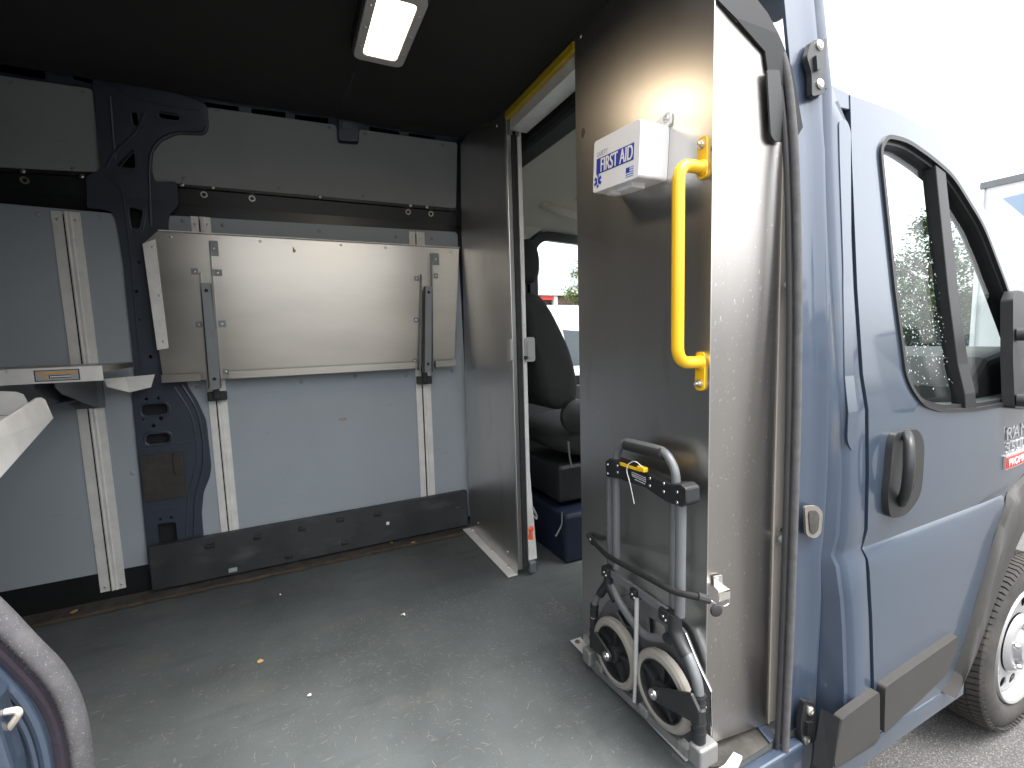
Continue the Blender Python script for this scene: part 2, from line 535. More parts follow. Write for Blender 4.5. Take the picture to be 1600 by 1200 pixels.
# ceiling lining, sagging very slightly
b = BM()
nx, ny = 24, 10
def ceil_z(y): return 1.888 + .074*max(0, min(1, (y-1.72)/.40))**1.5 + .012*max(0, min(1, (1.1-y)/.3))
ny = 24
gv = [[b.verts.new((-3.04+4.02*i/nx, .86+1.345*j/ny, ceil_z(.86+1.345*j/ny))) for j in range(ny+1)] for i in range(nx+1)]
for i in range(nx):
    for j in range(ny):
        b.faces.new((gv[i][j], gv[i+1][j], gv[i+1][j+1], gv[i][j+1]))
obj('ceiling_lining', b, 'ceiling', van)
b = BM()
tube(b, [(.262, y, ceil_z(y)-.0008) for y in (1.66, 1.75, 1.85, 1.95, 2.05, 2.15, 2.2)], .0016, 6)
obj('ceiling_seam', b, 'kick_plastic', van)
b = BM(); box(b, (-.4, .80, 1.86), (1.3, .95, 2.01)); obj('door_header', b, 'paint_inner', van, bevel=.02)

# --- far wall: lining panels
def wall_panel(name, px, m_, r=.02, th=.006, holes=()):
    b = BM()
    plate(b, rpoly(xz(W, px), r), mwall, th, holes=holes, cuts=[(1, 1.60)])
    return obj(name, b, m_, van, bevel=.0015, seg=1)
p_ll = wall_panel('wall_panel', [(-200, 300), (190, 335), (203, 460), (219, 640), (235, 760), (243, 890), (0, 936), (-200, 974)], 'panel_lower')
p_lr = wall_panel('wall_panel', [(262, 337), (714, 363), (727, 600), (741, 800), (735, 806), (300, 884), (284, 560)], 'panel_lower')
p_ul = wall_panel('wall_panel', [(-200, 86), (0, 119), (145, 140), (159, 270), (0, 262), (-200, 251)], 'panel_upper', .012)
p_ur = wall_panel('wall_panel', [(322, 168), (525, 196), (527, 225), (560, 227), (561, 203), (714, 224), (712, 326), (238, 284), (228, 215), (322, 200)], 'panel_upper', .014)
def fast(parent, me, pts, off, name='bolt', rot=TOWALL):
    for x, y in pts: put(name, me, W(x, y, off), rot, parent)
fast(p_ul, PLUG, [(131, 144), (115, 264), (20, 130)], .006)
fast(p_ur, PLUG, [(340, 173), (514, 200), (571, 209), (692, 227), (288, 279), (437, 294), (567, 307), (679, 318)], .006)
fast(p_ll, PLUGL, [(60, 335), (158, 338), (207, 739)], .006)
fast(p_lr, PLUG, [(348, 352), (498, 361), (619, 370), (675, 373), (286, 345), (471, 597), (556, 588), (635, 587), (706, 579), (309, 604)], .006)
# stain on the light panel
b = BM()
random.seed(3)
for (cx, cy, rx, ry) in ((536, 655, 8, 4), (541, 657, 5, 3)):
    c = W(cx, cy, .0064)
    n = 14
    b.faces.new([b.verts.new((c.x+math.cos(2*math.pi*k/n)*rx*.0026*random.uniform(.6, 1.1), c.y, c.z+math.sin(2*math.pi*k/n)*ry*.0026*random.uniform(.6, 1.1))) for k in range(n)])
    break
obj('stain', b, mat('stain_brown', (.27, .255, .225), .8, 0, .25, 40), p_lr, flat=True)

# --- belt channel between upper and lower lining
def belt(px, ledge, washers, bolts):
    b = BM()
    plate(b, xz(W, px), lambda a, z, d: mwall(a, z, d), -.022, back=-.05, cuts=[(1, 1.6)])
    o = obj('belt_channel', b, 'belt_black', van, flat=True)
    b = BM()
    plate(b, xz(W, ledge), mwall, .004, back=-.03, cuts=[(1, 1.6)])
    obj('belt_flange', b, 'belt_black', o, flat=True)
    for x, y in washers: put('washer', WASHER, W(x, y, -.022), TOWALL, o)
    for x, y in bolts: put('bolt', BOLT, W(x, y-1.5, .006), TOWALL, o)
belt([(270, 280), (716, 322), (716, 372), (270, 340)], [(272, 285), (714, 326), (714, 330.5), (272, 291)],
     [(319, 304.5), (394, 310.5), (637.6, 331.5), (673, 334.5)], [(284.5, 290), (332.5, 294), (500, 309), (641.5, 322.5), (667, 325)])
belt([(-200, 240), (150, 262), (150, 334), (-200, 310)], [(-200, 251), (140, 270), (140, 275), (-200, 257)], [(39, 282)], [(36, 269), (128, 277), (-60, 263)])

# --- the stamped inner pillar between the two bays
PIL = [(147, 108), (157, 253), (159, 268), (137, 277), (138, 327), (160, 328), (177, 333), (184, 347), (195, 413), (201, 480), (208, 543), (212, 585),
       (208, 618), (213, 668), (221, 752), (228, 822), (234, 890), (322, 874), (316, 800), (319, 768), (329, 743), (331, 727), (323, 656), (310, 627),
       (294, 602), (287, 560), (278, 470), (268, 380), (264, 355), (266, 336), (280, 322), (277, 286), (243, 286), (238, 265), (240, 240), (253, 223),
       (277, 212), (320, 213), (327, 203), (325, 168), (300, 157), (220, 130)]
def hole_px(cx, cy, hw, hh, n=6):
    p = W(cx, cy); q = W(cx+hw, cy); r_ = W(cx, cy+hh)
    return slot2((p.x, p.z), 2*abs(q.x-p.x), 2*abs(p.z-r_.z), n)
holes = [hole_px(243.7, 639, 20, 8.5), hole_px(248.8, 684, 18, 7.5), rpoly(xz(W, [(247, 817), (276, 813), (279, 846), (250, 850)]), .01),
         rpoly(xz(W, [(183, 262), (211, 234), (214, 266)]), .012), rpoly(xz(W, [(203, 325), (226, 330), (219, 360), (208, 357)]), .015),
         hole_px(213, 188, 4, 11), hole_px(266, 184, 15, 5.5)]
for x, y, r_ in ((236.7, 557.5, 2.6), (230.5, 623, 2.4), (249, 621.5, 2.4), (253, 653, 2.8), (241.7, 664.5, 2.6), (225, 655, 1.6), (219, 411, 2), (215, 456, 2.4),
                 (220, 500, 1.8), (252, 809, 2), (269, 806, 2)):
    holes.append(hole_px(x, y, r_*1.1, r_, 2))
b = BM()
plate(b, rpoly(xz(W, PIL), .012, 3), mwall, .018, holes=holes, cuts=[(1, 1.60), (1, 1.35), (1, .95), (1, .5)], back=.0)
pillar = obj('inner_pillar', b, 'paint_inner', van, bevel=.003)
b = BM()
box(b, (-.66, 2.40, 0.0), (-.25, 2.43, 1.95)); obj('pillar_backing', b, 'void_black', pillar, flat=True)
def bead(px, r_, off=.016):
    b = BM()
    tube(b, fillet([W(x, y, off) for x, y in px], .05), r_, 8)
    obj('pressed_bead', b, 'paint_inner', pillar)
bead([(283, 600), (309, 640), (318, 690), (319, 727), (305, 772), (303, 845)], .006)
bead([(272, 604), (299, 645), (308, 695), (308, 722), (293, 776), (291, 846)], .004)
bead([(236, 352), (234, 300), (233, 262), (236, 236), (250, 217), (276, 206), (318, 208), (322, 198)], .006)
bead([(163, 128), (205, 152), (255, 166), (312, 174)], .004)
bead([(166, 262), (176, 240), (214, 206), (226, 176)], .006)
bead([(172, 150), (176, 205), (180, 250)], .005)
bead([(199, 320), (230, 326), (222, 364), (205, 362), (199, 320)], .003)
bead([(180, 270), (214, 228), (218, 270), (180, 270)], .003)
bead([(241, 174), (288, 182), (289, 194), (245, 190), (241, 174)], .003)
bead([(204, 174), (222, 178), (222, 204), (206, 202), (204, 174)], .003)
bead([(166, 276), (190, 292), (196, 330), (206, 420), (214, 520), (222, 590)], .004)
bead([(232, 799), (262, 793), (288, 789)], .004)
bead([(222, 700), (262, 694), (304, 688)], .004)
for cx, cy, hw, hh in ((243.7, 639, 23, 11), (248.8, 684, 21, 10)):
    b = BM()
    lp = [mwall(a, z, .017) for a, z in hole_px(cx, cy, hw, hh, 6)]
    tube(b, lp+[lp[0]], .0035, 6, cap=False)
    obj('slot_rim', b, 'paint_inner', pillar)
b = BM()
plate(b, rpoly(xz(W, [(221, 711), (286, 705), (293, 772), (228, 782)]), .006), mwall, .026, back=.0185)
plate(b, rpoly(xz(W, [(273, 706), (289, 704), (291, 735), (276, 738)]), .008), mwall, .036, back=.027)
obj('foam_pad', b, 'foam_patch', pillar, bevel=.002)

# --- roof rail above the lining, with its pressed openings
RAIL = [(-200, 50), (0, 86), (146, 110), (274, 138), (319, 150), (450, 170), (525, 176), (716, 206), (716, 236), (561, 212), (561, 226), (527, 224), (525, 204), (325, 176),
        (300, 165), (147, 148), (0, 128), (-200, 96)]
rh = []
for (x0, y0, x1, y1, h) in ((-60, 84, 68, 105, 16), (112, 114, 142, 121, 7), (164, 119, 217, 131, 13), (238, 138, 271, 144, 10), (318, 157, 372, 164, 9), (393, 167, 446, 173, 9),
                            (461, 177, 513, 182, 10), (578, 196, 625, 204, 13), (640, 206, 682, 213, 13)):
    rh.append(rpoly(xz(W, [(x0, y0), (x1, y1), (x1, y1+h), (x0, y0+h)]), .006))
b = BM()
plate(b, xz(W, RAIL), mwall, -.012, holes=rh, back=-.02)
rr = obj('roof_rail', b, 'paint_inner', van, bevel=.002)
b = BM()
plate(b, rpoly(xz(W, [(528, 178), (559, 184), (559, 224), (529, 222)]), .01), mwall, .02, back=-.01)
plate(b, rpoly(xz(W, [(534, 192), (548, 195), (548, 206), (534, 204)]), .006), mwall, .026, back=.0205)
obj('rail_bracket', b, 'paint_inner', rr, bevel=.003)
b = BM(); box(b, (-3.0, 2.39, 1.60), (.95, 2.41, 1.99)); obj('rail_backing', b, 'void_black', rr, flat=True)

# --- plastic kick guard along the floor
KX0, KX1 = -.567, .826
b = BM()
plate(b, [(KX0, .016), (KX1, .018), (KX1, .205), (KX0, .203)], lambda a, z, d: Vector((a, 2.325+.016*z-d, z)), 0, back=-.03)
kick = obj('kick_guard', b, 'kick_plastic', van, bevel=.006, seg=3, label='scuffed black plastic guard along the foot of the wall')
for x, y, m_ in ((328, 853, 'black_plastic'), (403, 839, 'black_plastic'), (472, 826, 'black_plastic'), (590, 803, 'black_plastic'), (532, 812, 'black_plastic'), (364, 890, 'sticker_grey'),
                 (539, 848, 'black_plastic'), (452, 869, 'black_plastic')):
    p = at(x, y, 1, 2.325)
    b = BM()
    box(b, (p.x-.016, 2.316, p.z-.008), (p.x+.016, 2.328, p.z+.008))
    box(b, (p.x-.009, 2.3135, p.z-.003), (p.x+.012, 2.3165, p.z+.006))
    obj('clip', b, m_, kick, bevel=.002)
p = at(606, 817.6, 1, 2.322)
b = BM()
c_, s_ = math.cos(.7)*.0105, math.sin(.7)*.0105
hexa(b, [(p.x+c_, 2.3225, p.z+s_), (p.x-s_, 2.3225, p.z+c_), (p.x-c_, 2.3225, p.z-s_), (p.x+s_, 2.3225, p.z-c_)],
     [(p.x+c_, 2.321, p.z+s_), (p.x-s_, 2.321, p.z+c_), (p.x-c_, 2.321, p.z-s_), (p.x+s_, 2.321, p.z-c_)])
obj('white_sticker', b, 'paper', kick, flat=True)
b = BM()
box(b, (-3, 2.375, 0), (KX0-.002, 2.43, .115)); obj('wall_foot', b, 'belt_black', van, flat=True)
# grimy ply edge beside the mat
b = BM(); random.seed(5)
n = 90
for i in range(n):
    x0, x1 = -2.6+3.4*i/n, -2.6+3.4*(i+1)/n
    w0 = random.uniform(.006, .016)
    quad(b, [(x0, 2.262-w0, .0045), (x1, 2.262-w0*random.uniform(.7, 1.2), .0045), (x1, 2.278, .0045), (x0, 2.278, .0045)])
obj('ply_edge', b, 'brown_edge', van, flat=True, recalc=False)
b = BM(); quad(b, [(-3, 2.278, .004), (.82, 2.278, .004), (.82, 2.37, .004), (-3, 2.37, .004)]); obj('floor_gutter', b, 'grime', van, flat=True, recalc=False)

b = BM(); box(b, (-3, .98, -.36), (3.1, 2.15, -.08)); obj('underbody', b, 'void_black', van, flat=True)
# --- sill of the side door
b = BM(); box(b, (-.4, .672, -.16), (1.10, .70, -.012)); obj('door_sill', b, 'paint_jamb', van, bevel=.006)
b = BM(); box(b, (-.4, .60, -.30), (1.10, .69, -.17)); obj('sill_step', b, 'black_plastic', van, bevel=.01)
b = BM()
pts = [FL(*q, .003) for q in ((1132, 1200), (1146, 1180), (1160, 1187), (1148, 1213), (1100, 1240), (1090, 1225))]
hexa(b, [q for q in pts], [q+Vector((0, 0, .010)) for q in pts]); obj('threshold_strip', b, 'off_white', van, bevel=.001)
b = BM()
pts = [FL(*q, .002) for q in ((1113, 1158), (1199, 1128), (1208, 1160), (1150, 1196), (1108, 1200))]
hexa(b, pts, [q+Vector((0, 0, .002)) for q in pts]); obj('floor_corner_grime', b, 'grime', van, flat=True)
b = BM()
pts = [FL(*q, .006) for q in ((1181, 1136), (1194, 1133), (1212, 1156), (1203, 1163))]
hexa(b, pts, [q+Vector((0, 0, .006)) for q in pts]); obj('corner_flap', b, 'paint_jamb', van, bevel=.002)

# ================================================================ EXTERIOR FRONT OF THE VAN
def inset(poly, d):
    """offset a 2-D polygon inwards by d"""
    if area2(poly) < 0: poly = poly[::-1]
    out = []
    k = len(poly)
    for i in range(k):
        a, p, c = (Vector(poly[(i+j) % k]).to_2d() for j in (-1, 0, 1))
        u, v = (p-a).normalized(), (c-p).normalized()
        n1, n2 = Vector((-u.y, u.x)), Vector((-v.y, v.x))
        q = (n1+n2)
        q = q/max(.5, q.length_squared/2)
        out.append(tuple(p + q*d))
    return out
ZC = [-.12, -.024, .05, .114, .2, .278, .35, .43, .455, .475, .508, .65, .813, .90, 1.0, 1.116, 1.27, 1.432, 1.52, 1.60]
XC = [2.0, 2.15, 2.3, 2.5, 2.7]
CUTS = [(1, z) for z in ZC] + [(0, x) for x in XC]

# B-pillar door jamb, lofted
rows = [-.30, -.2] + ZC + [1.66, 1.72, 1.80, 1.90, 1.99]
b = BM()
grid = []
for z in rows:
    s_ = sideY(z)
    o_ = min(openY(z), s_-.012) if z > 1.3 else openY(z)
    kx = -.012*math.exp(-((z-.45)/.07)**2)
    x7 = 1.296 if z < 1.585 else 1.236
    cols = [(1.067, o_+.013), (1.068, o_+.006), (1.076, o_+.014), (1.112+kx, o_+.013), (1.146+kx, o_+.011), (1.158+kx, o_+.003), (1.170+kx, o_+.002), (1.182+kx, o_+.010), (1.198+kx, s_+.013), (1.210+kx, s_+.011),
            (1.219+kx, s_+.001), (1.227+kx, s_-.001), (x7-.008, s_), (x7, s_+.004), (x7, s_+.05)]
    grid.append([b.verts.new((x, y, z)) for x, y in cols])
for a, c in zip(grid, grid[1:]):
    for i in range(len(a)-1):
        b.faces.new((a[i], a[i+1], c[i+1], c[i]))
jamb = obj('door_jamb', b, 'paint_jamb', van, label='dusty blue rear door jamb of the cab')
for p in jamb.data.polygons: p.use_smooth = True
def mopen(a, z, d): return Vector((a, (min(openY(z), sideY(z)-.006)-.002 if z > 1.3 else openY(z)+.001)-d, z))
b = BM()
plate(b, rpoly(xz(S, [(1309, 188), (1320, 186), (1328, 205), (1330, 500), (1337, 690), (1330, 706), (1322, 690), (1316, 420)]), .02, 4), mside, .003, cuts=[(1, z) for z in ZC])
obj('pressed_panel', b, 'paint', jamb, bevel=.0028, seg=3)
# striker plates
def striker(px, scr, slot):
    b = BM()
    plate(b, rpoly(xz(O, px, .0), .008), mopen, .012)
    plate(b, rpoly(xz(O, slot), .003), mopen, .020, back=.0125)
    st = obj('striker_plate', b, 'black_plastic', jamb, bevel=.002)
    for x, y in scr:
        p = O(x, y)
        b = BM()
        lathe(b, mopen(p.x, p.z, .012), (0, -1, 0), [(.0115, 0), (.0115, .003), (.008, .006), (.0045, .006), (.004, .002), (0, .002)], 16)
        obj('screw', b, 'zinc', st)
    return st
striker([(1250, 74), (1270, 72), (1277, 118), (1279, 150), (1260, 155), (1256, 122), (1247, 96)], [(1262, 81), (1269, 137)], [(1256, 96), (1264, 94), (1267, 116), (1259, 119)])
striker([(1250, 1090), (1268, 1096), (1267, 1155), (1247, 1158), (1244, 1130)], [(1259, 1106), (1253, 1150)], [(1251, 1121), (1261, 1121), (1261, 1141), (1250, 1142)])
b = BM()
plate(b, rpoly(xz(O, [(1254, 790), (1274, 789), (1283, 800), (1280, 833), (1270, 841), (1257, 836)]), .012), mopen, .006)
bs = obj('bump_stop', b, mat('stop_tan', (.15, .138, .12), .8, 0, .15, 20, bump=.2), jamb, bevel=.003)
b = BM()
plate(b, rpoly(xz(O, [(1259, 797), (1271, 796), (1276, 804), (1274, 827), (1268, 833), (1261, 829)]), .01), mopen, .0085, back=.0065)
obj('stop_pocket', b, 'grime', bs, bevel=.002)
# weather seal round the opening
path = [O(x, y) for x, y in ((1216, 1330), (1220, 1200), (1225, 1100), (1231, 950), (1236, 800), (1240, 650), (1242, 500), (1240, 350), (1236, 230), (1228, 140), (1216, 82), (1192, 34), (1155, 2))] + [Vector((.88, .80, 1.815)), Vector((.5, .80, 1.82)), Vector((-.25, .80, 1.82))]
path = fillet(path, .06, 4)
b = BM(); tube(b, [p+Vector((0, -.008, 0)) for p in path], .0085, 12); seal = obj('door_seal', b, 'seal_rubber', van)
b = BM(); tube(b, [p+Vector((-.013, .004, .004)) for p in path], .006, 10); obj('seal_lip', b, 'rubber', seal)
b = BM(); tube(b, [p+Vector((.012, .010, -.004)) for p in path], .005, 8); obj('seal_edge', b, 'seal_rubber', seal)
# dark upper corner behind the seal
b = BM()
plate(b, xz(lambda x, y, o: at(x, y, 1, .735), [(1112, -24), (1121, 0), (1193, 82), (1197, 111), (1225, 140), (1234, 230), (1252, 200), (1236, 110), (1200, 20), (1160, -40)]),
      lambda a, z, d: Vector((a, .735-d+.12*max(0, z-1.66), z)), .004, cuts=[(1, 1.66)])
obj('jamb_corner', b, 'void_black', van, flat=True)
b = BM(); plate(b, [(1.226, 1.55), (1.312, 1.555), (1.312, 1.596), (1.226, 1.606)], mside, -.002, cuts=[(1, 1.6)], back=-.09); obj('roof_gutter', b, 'paint', van, bevel=.006)

# front door skin and wing
roofpx = [(1328, 148), (1400, 174), (1455, 205), (1500, 262), (1540, 330), (1575, 400), (1600, 455)]
rxz = xz(S, roofpx)
rxz[0] = (1.304, rxz[0][1])
arch = xz(S, [(1650, 706), (1622, 722), (1600, 740), (1569, 780), (1553, 836), (1527, 929), (1499, 1022), (1478, 1078)])
outline = [(1.304, -.045), (1.304, .10), (1.304, .40), (1.296, .455), (1.304, .50), (1.304, 1.0)] + rxz + [(2.62, .90), (3.0, .74), (3.2, .60), (3.2, .30), (2.98, .50), (2.80, .58)] + arch + [(1.66, -.06)]
winx = [(1.42, 1.48), (1.455, 1.518), (1.553, 1.521), (1.685, 1.491), (1.80, 1.455), (1.98, 1.325), (2.149, 1.131), (2.30, .94), (2.30, .753), (1.873, .755), (1.657, .77), (1.548, .80), (1.492, .863)]
win = rpoly(winx, .05, 4)
b = BM()
plate(b, outline, mside, 0, holes=[win], cuts=CUTS, back=-.03)
door = obj('front_door', b, 'paint', van, label='blue grey front passenger door')
b = BM()
plate(b, win, mside, .006, holes=[inset(win, .011)], cuts=CUTS, back=-.01)
obj('window_trim', b, 'grey_plastic', door)
b = BM()
w2 = inset(win, .010)
plate(b, w2, mside, -.004, holes=[inset(w2, .012)], cuts=CUTS, back=-.05)
obj('window_channel', b, 'black_plastic', door)
b = BM()
plate(b, [(1.700, 1.47), (1.757, 1.455), (1.858, .765), (1.792, .77)], mside, .004, cuts=CUTS, back=-.03)
obj('window_divider', b, 'black_plastic', door, bevel=.003)
b = BM()
plate(b, inset(win, .018), mside, -.018, cuts=CUTS, back=-.022)
pane = obj('window_pane', b, 'glass_side', door)
# rain drops on the pane
b = BM(); random.seed(11)
wi = inset(win, .05)
k = 0
while k < 330:
    x, z = random.uniform(1.45, 1.78), random.triangular(.80, 1.32, 1.0)
    if not inside((x, z), wi): continue
    k += 1
    r_ = random.choice((.0011, .0015, .0019, .0026))
    c = mside(x, z, -.0178)
    ring = [b.verts.new(c+Vector((math.cos(a_*1.0472)*r_, 0, math.sin(a_*1.0472)*r_*1.2))) for a_ in range(6)]
    top = b.verts.new(c+Vector((0, -r_*.8, 0)))
    for i in range(6): b.faces.new((ring[i], ring[(i+1) % 6], top))
dm = bpy.data.materials.new('water_drop'); dm.use_nodes = True
pr = dm.node_tree.nodes['Principled BSDF']
pr.inputs['Base Color'].default_value = (.9, .95, .95, 1); pr.inputs['Roughness'].default_value = .02; pr.inputs['Transmission Weight'].default_value = .6; pr.inputs['IOR'].default_value = 1.33
dr = obj('rain_drops', b, dm, door)
dr['kind'] = 'stuff'
# body seam filler
b = BM(); plate(b, [(1.28, -.1), (1.34, -.1), (1.34, 1.56), (1.28, 1.56)], mside, -.034, cuts=[(1, z) for z in ZC], back=-.06); obj('seam_rubber', b, 'void_black', van, flat=True)

# door handle
hp = rpoly(xz(S, [(1389, 675), (1424, 668), (1434, 690), (1429, 772), (1405, 803), (1380, 808), (1376, 775), (1384, 691)]), .045, 6)
hin = rpoly(xz(S, [(1398, 697), (1415, 692), (1417, 765), (1404, 780), (1396, 772)]), .02, 4)
b = BM(); plate(b, hp, mside, .016, holes=[hin], cuts=[(1, .65), (1, .6)]); hd = obj('door_handle', b, 'grey_plastic', door, bevel=.005, seg=3)
b = BM(); plate(b, rpoly(xz(S, [(1394, 690), (1421, 684), (1421, 778), (1392, 786)]), .02), mside, .003); obj('handle_cup', b, 'black_plastic', hd)
b = BM()
hpath = [S(1417, 678, .016), S(1421, 690, .040), S(1421, 730, .050), S(1416, 770, .042), S(1408, 786, .016)]
tube(b, fillet(hpath, .04), .012, 12, up=(1, 0, 0)); obj('handle_grip', b, 'grey_plastic', hd)

# lower cladding
def clad(px, lab=None):
    b = BM(); plate(b, rpoly(xz(S, px), .012), mside, .020, cuts=[(1, -.024), (1, .05)]); return obj('side_cladding', b, 'cladding', van, bevel=.011, seg=2)
clad([(1302, 1115), (1361, 1072), (1361, 1145), (1353, 1155), (1292, 1192), (1290, 1180)])
clad([(1370, 1066), (1485, 987), (1483, 1008), (1465, 1048), (1440, 1072), (1368, 1139)])
b = BM()
hexa(b, [mside(1.10, -.04, .02), mside(1.125, .095, .02), mside(1.118, .095, -.02), mside(1.09, -.04, -.02)], [mside(1.09, -.14, .0), mside(1.132, .09, .021), mside(1.128, .085, -.02), mside(1.08, -.14, -.02)])
obj('cladding_end', b, 'black_plastic', van, flat=True)
b = BM()
bar(b, (1.10, .632, -.075), (1.80, .634, -.085), .022, .06); obj('sill_rail', b, 'paint', van, bevel=.008)
b = BM(); box(b, (1.05, .76, -.24), (1.9, .82, -.06)); obj('sill_underside', b, 'void_black', van, flat=True)

# badge on the door: raised chrome letters over a red strip
bp0, bp1 = S(1570, 677), S(1570, 728)
def text_mesh(body, size, p, ex, m_, parent, name='lettering', rot=(R(90), 0, 0), sx=1.0, shear=0.0, sp=1.0):
    cu = bpy.data.curves.new(name, 'FONT')
    cu.body = body; cu.size = size; cu.extrude = ex; cu.shear = shear; cu.space_character = sp
    cu.bevel_depth = 0
    o = bpy.data.objects.new(name, cu)
    COL.objects.link(o)
    dg = bpy.context.evaluated_depsgraph_get()
    me = bpy.data.meshes.new_from_object(o.evaluated_get(dg))
    bpy.data.objects.remove(o); bpy.data.curves.remove(cu)
    me.materials.clear(); me.materials.append(MAT[m_])
    return put(name, me, p, rot, parent, (sx, 1, 1))
bx0 = bp0.x
b = BM(); plate(b, [(bx0, .548), (bx0+.36, .548), (bx0+.36, .585), (bx0, .585)], mside, .008, cuts=[(0, bx0+.1), (0, bx0+.2)]); bd = obj('model_badge', b, 'red_print', door, bevel=.002)
b = BM(); plate(b, [(bx0-.004, .544), (bx0+.366, .544), (bx0+.366, .589), (bx0-.004, .589)], mside, .006, cuts=[(0, bx0+.1), (0, bx0+.2)]); obj('badge_frame', b, 'badge_silver', bd)
for txt, z, sz in (('RAM', .640, .060), ('3500', .593, .056)):
    text_mesh(txt, sz, mside(bx0+.004, z, .0012), .0012, 'badge_silver', bd, sx=1.5, rot=(R(90), 0, R(3)), sp=1.1)
text_mesh('PROMASTER', .034, mside(bx0+.01, .556, .0095), .001, 'white_print', bd, sx=1.3, rot=(R(90), 0, R(3)))

# wheel arch flare
fo = xz(S, [(1650, 706), (1622, 722), (1600, 740), (1569, 780), (1553, 836), (1527, 929), (1499, 1022), (1478, 1078)])
fi = xz(lambda x, y, o: S(x, y, .028), [(1645, 775), (1622, 796), (1600, 827), (1575, 882), (1541, 976), (1520, 1035), (1504, 1069), (1490, 1090)])
def curve2(p, n=8): return [(v.x, v.y) for v in fillet([Vector((a, c, 0)) for a, c in p], .3, n)]
fo = curve2([(2.98, .50), (2.80, .58)] + fo)
fi = curve2([(2.90, .34), (2.76, .42)] + fi)
b = BM()
sec = []
for (a, c) in zip(fo, fi):
    p, q = Vector(a), Vector(c)
    pts = []
    for t, d in ((0, .0), (.03, .016), (.15, .024), (.6, .030), (.95, .030), (1, .022), (1.0, -.09)):
        v = p.lerp(q, t)
        pts.append(b.verts.new(mside(v.x, v.y, d)))
    sec.append(pts)
for u, v in zip(sec, sec[1:]):
    for i in range(len(u)-1): b.faces.new((u[i], u[i+1], v[i+1], v[i]))
b.faces.new([q for q in sec[-1]])
flare = obj('wheel_arch_flare', b, 'cladding', van)
b = BM()
lo = [mside(x, z, -.05) for x, z in fo]; hi = [v+Vector((0, .5, 0)) for v in lo]
for i in range(len(lo)-1): quad(b, [lo[i], lo[i+1], hi[i+1], hi[i]])
obj('wheel_well', b, 'void_black', flare, flat=True)

# front wheel
WX, WY, WR = 2.47, .69, .345
wc = Vector((WX, WY, GZ+WR))
wheel = empty('front_wheel', wc); wheel.parent = van; wheel.location = wc - wpos(van)
b = BM()
prof = [(.222, .02), (.235, .006), (.265, -.002), (.295, .004), (.318, .014), (.333, .030), (.339, .05), (.341, .10), (.339, .17), (.333, .19), (.31, .21), (.26, .222), (.222, .2)]
lathe(b, wc, (0, 1, 0), prof, 72, ref=(0, 0, 1), cap=False)
ty = obj('tyre', b, 'tyre', wheel)
b = BM()                                   # tread blocks: four ribs with angled lugs
n = 84
for rib, (y0, y1, h) in enumerate(((.012, .045, .345), (.052, .085, .3475), (.092, .128, .348), (.135, .168, .3475), (.175, .205, .345))):
    for k in range(n):
        a0 = 2*math.pi*(k + (.5 if rib % 2 else 0))/n
        a1 = a0 + 2*math.pi/n*.72
        sk = .018 if rib in (0, 4) else .03*(1 if rib % 2 else -1)
        def P(a, r_, y): return wc + Vector((math.cos(a)*r_, y, math.sin(a)*r_))
        r0 = .322 if rib in (0, 4) else .335
        dy = -.010 if rib == 0 else 0
        hexa(b, [P(a0, r0, y0+dy), P(a1, r0, y0+dy), P(a1+sk, r0, y1), P(a0+sk, r0, y1)], [P(a0, h-(.008 if rib == 0 else 0), y0), P(a1, h-(.008 if rib == 0 else 0), y0), P(a1+sk, h, y1), P(a0+sk, h, y1)])
tr = obj('tread', b, 'tyre', ty, flat=True); tr['kind'] = 'stuff'
# steel rim with round holes
b = BM()
lathe(b, wc, (0, 1, 0), [(.226, .010), (.222, .002), (.212, .004), (.206, .014), (.199, .034), (.194, .05)], 64, cap=False, ref=(0, 0, 1))
lathe(b, wc, (0, 1, 0), [(.115, .026), (.100, .012), (.085, .008), (.070, .012), (.062, .002), (.058, -.008), (.0, -.010)], 64, cap=False, ref=(0, 0, 1))
# disc ring between .150 and .115 with holes
ring_o = [(math.cos(2*math.pi*k/96)*.152, math.sin(2*math.pi*k/96)*.152) for k in range(96)]
ring_i = [(math.cos(2*math.pi*k/64)*.114, math.sin(2*math.pi*k/64)*.114) for k in range(64)]
rim = obj('rim', b, 'rim_white', wheel)
b = BM()
ring_o = [(math.cos(2*math.pi*k/96)*.195, math.sin(2*math.pi*k/96)*.195) for k in range(96)]
hl = []
for k in range(12):
    a = 2*math.pi*k/12 + .1
    c = (math.cos(a)*.160, math.sin(a)*.160)
    u, v = (math.cos(a), math.sin(a)), (-math.sin(a), math.cos(a))
    hl.append([(c[0]+u[0]*math.cos(t)*.021+v[0]*math.sin(t)*.024, c[1]+u[1]*math.cos(t)*.021+v[1]*math.sin(t)*.024) for t in [2*math.pi*j/14 for j in range(14)]])
plate(b, ring_o, lambda a, z, d: wc+Vector((a, .034-d-.06*max(0, (.17-math.hypot(a, z)))/1.2, z)), 0, holes=[ring_i]+hl, back=-.006)
obj('rim_disc', b, 'rim_white', rim, bevel=.002)
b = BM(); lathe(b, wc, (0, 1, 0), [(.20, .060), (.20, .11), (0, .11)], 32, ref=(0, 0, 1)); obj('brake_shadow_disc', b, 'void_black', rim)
NUT = dome_mesh('lug_nut', .013, .02, 'chrome', 6)
for k in range(5):
    a = 2*math.pi*k/5+.3
    put('lug_nut', NUT, wc+Vector((math.cos(a)*.082, .010, math.sin(a)*.082)), (R(90), 0, 0), rim)

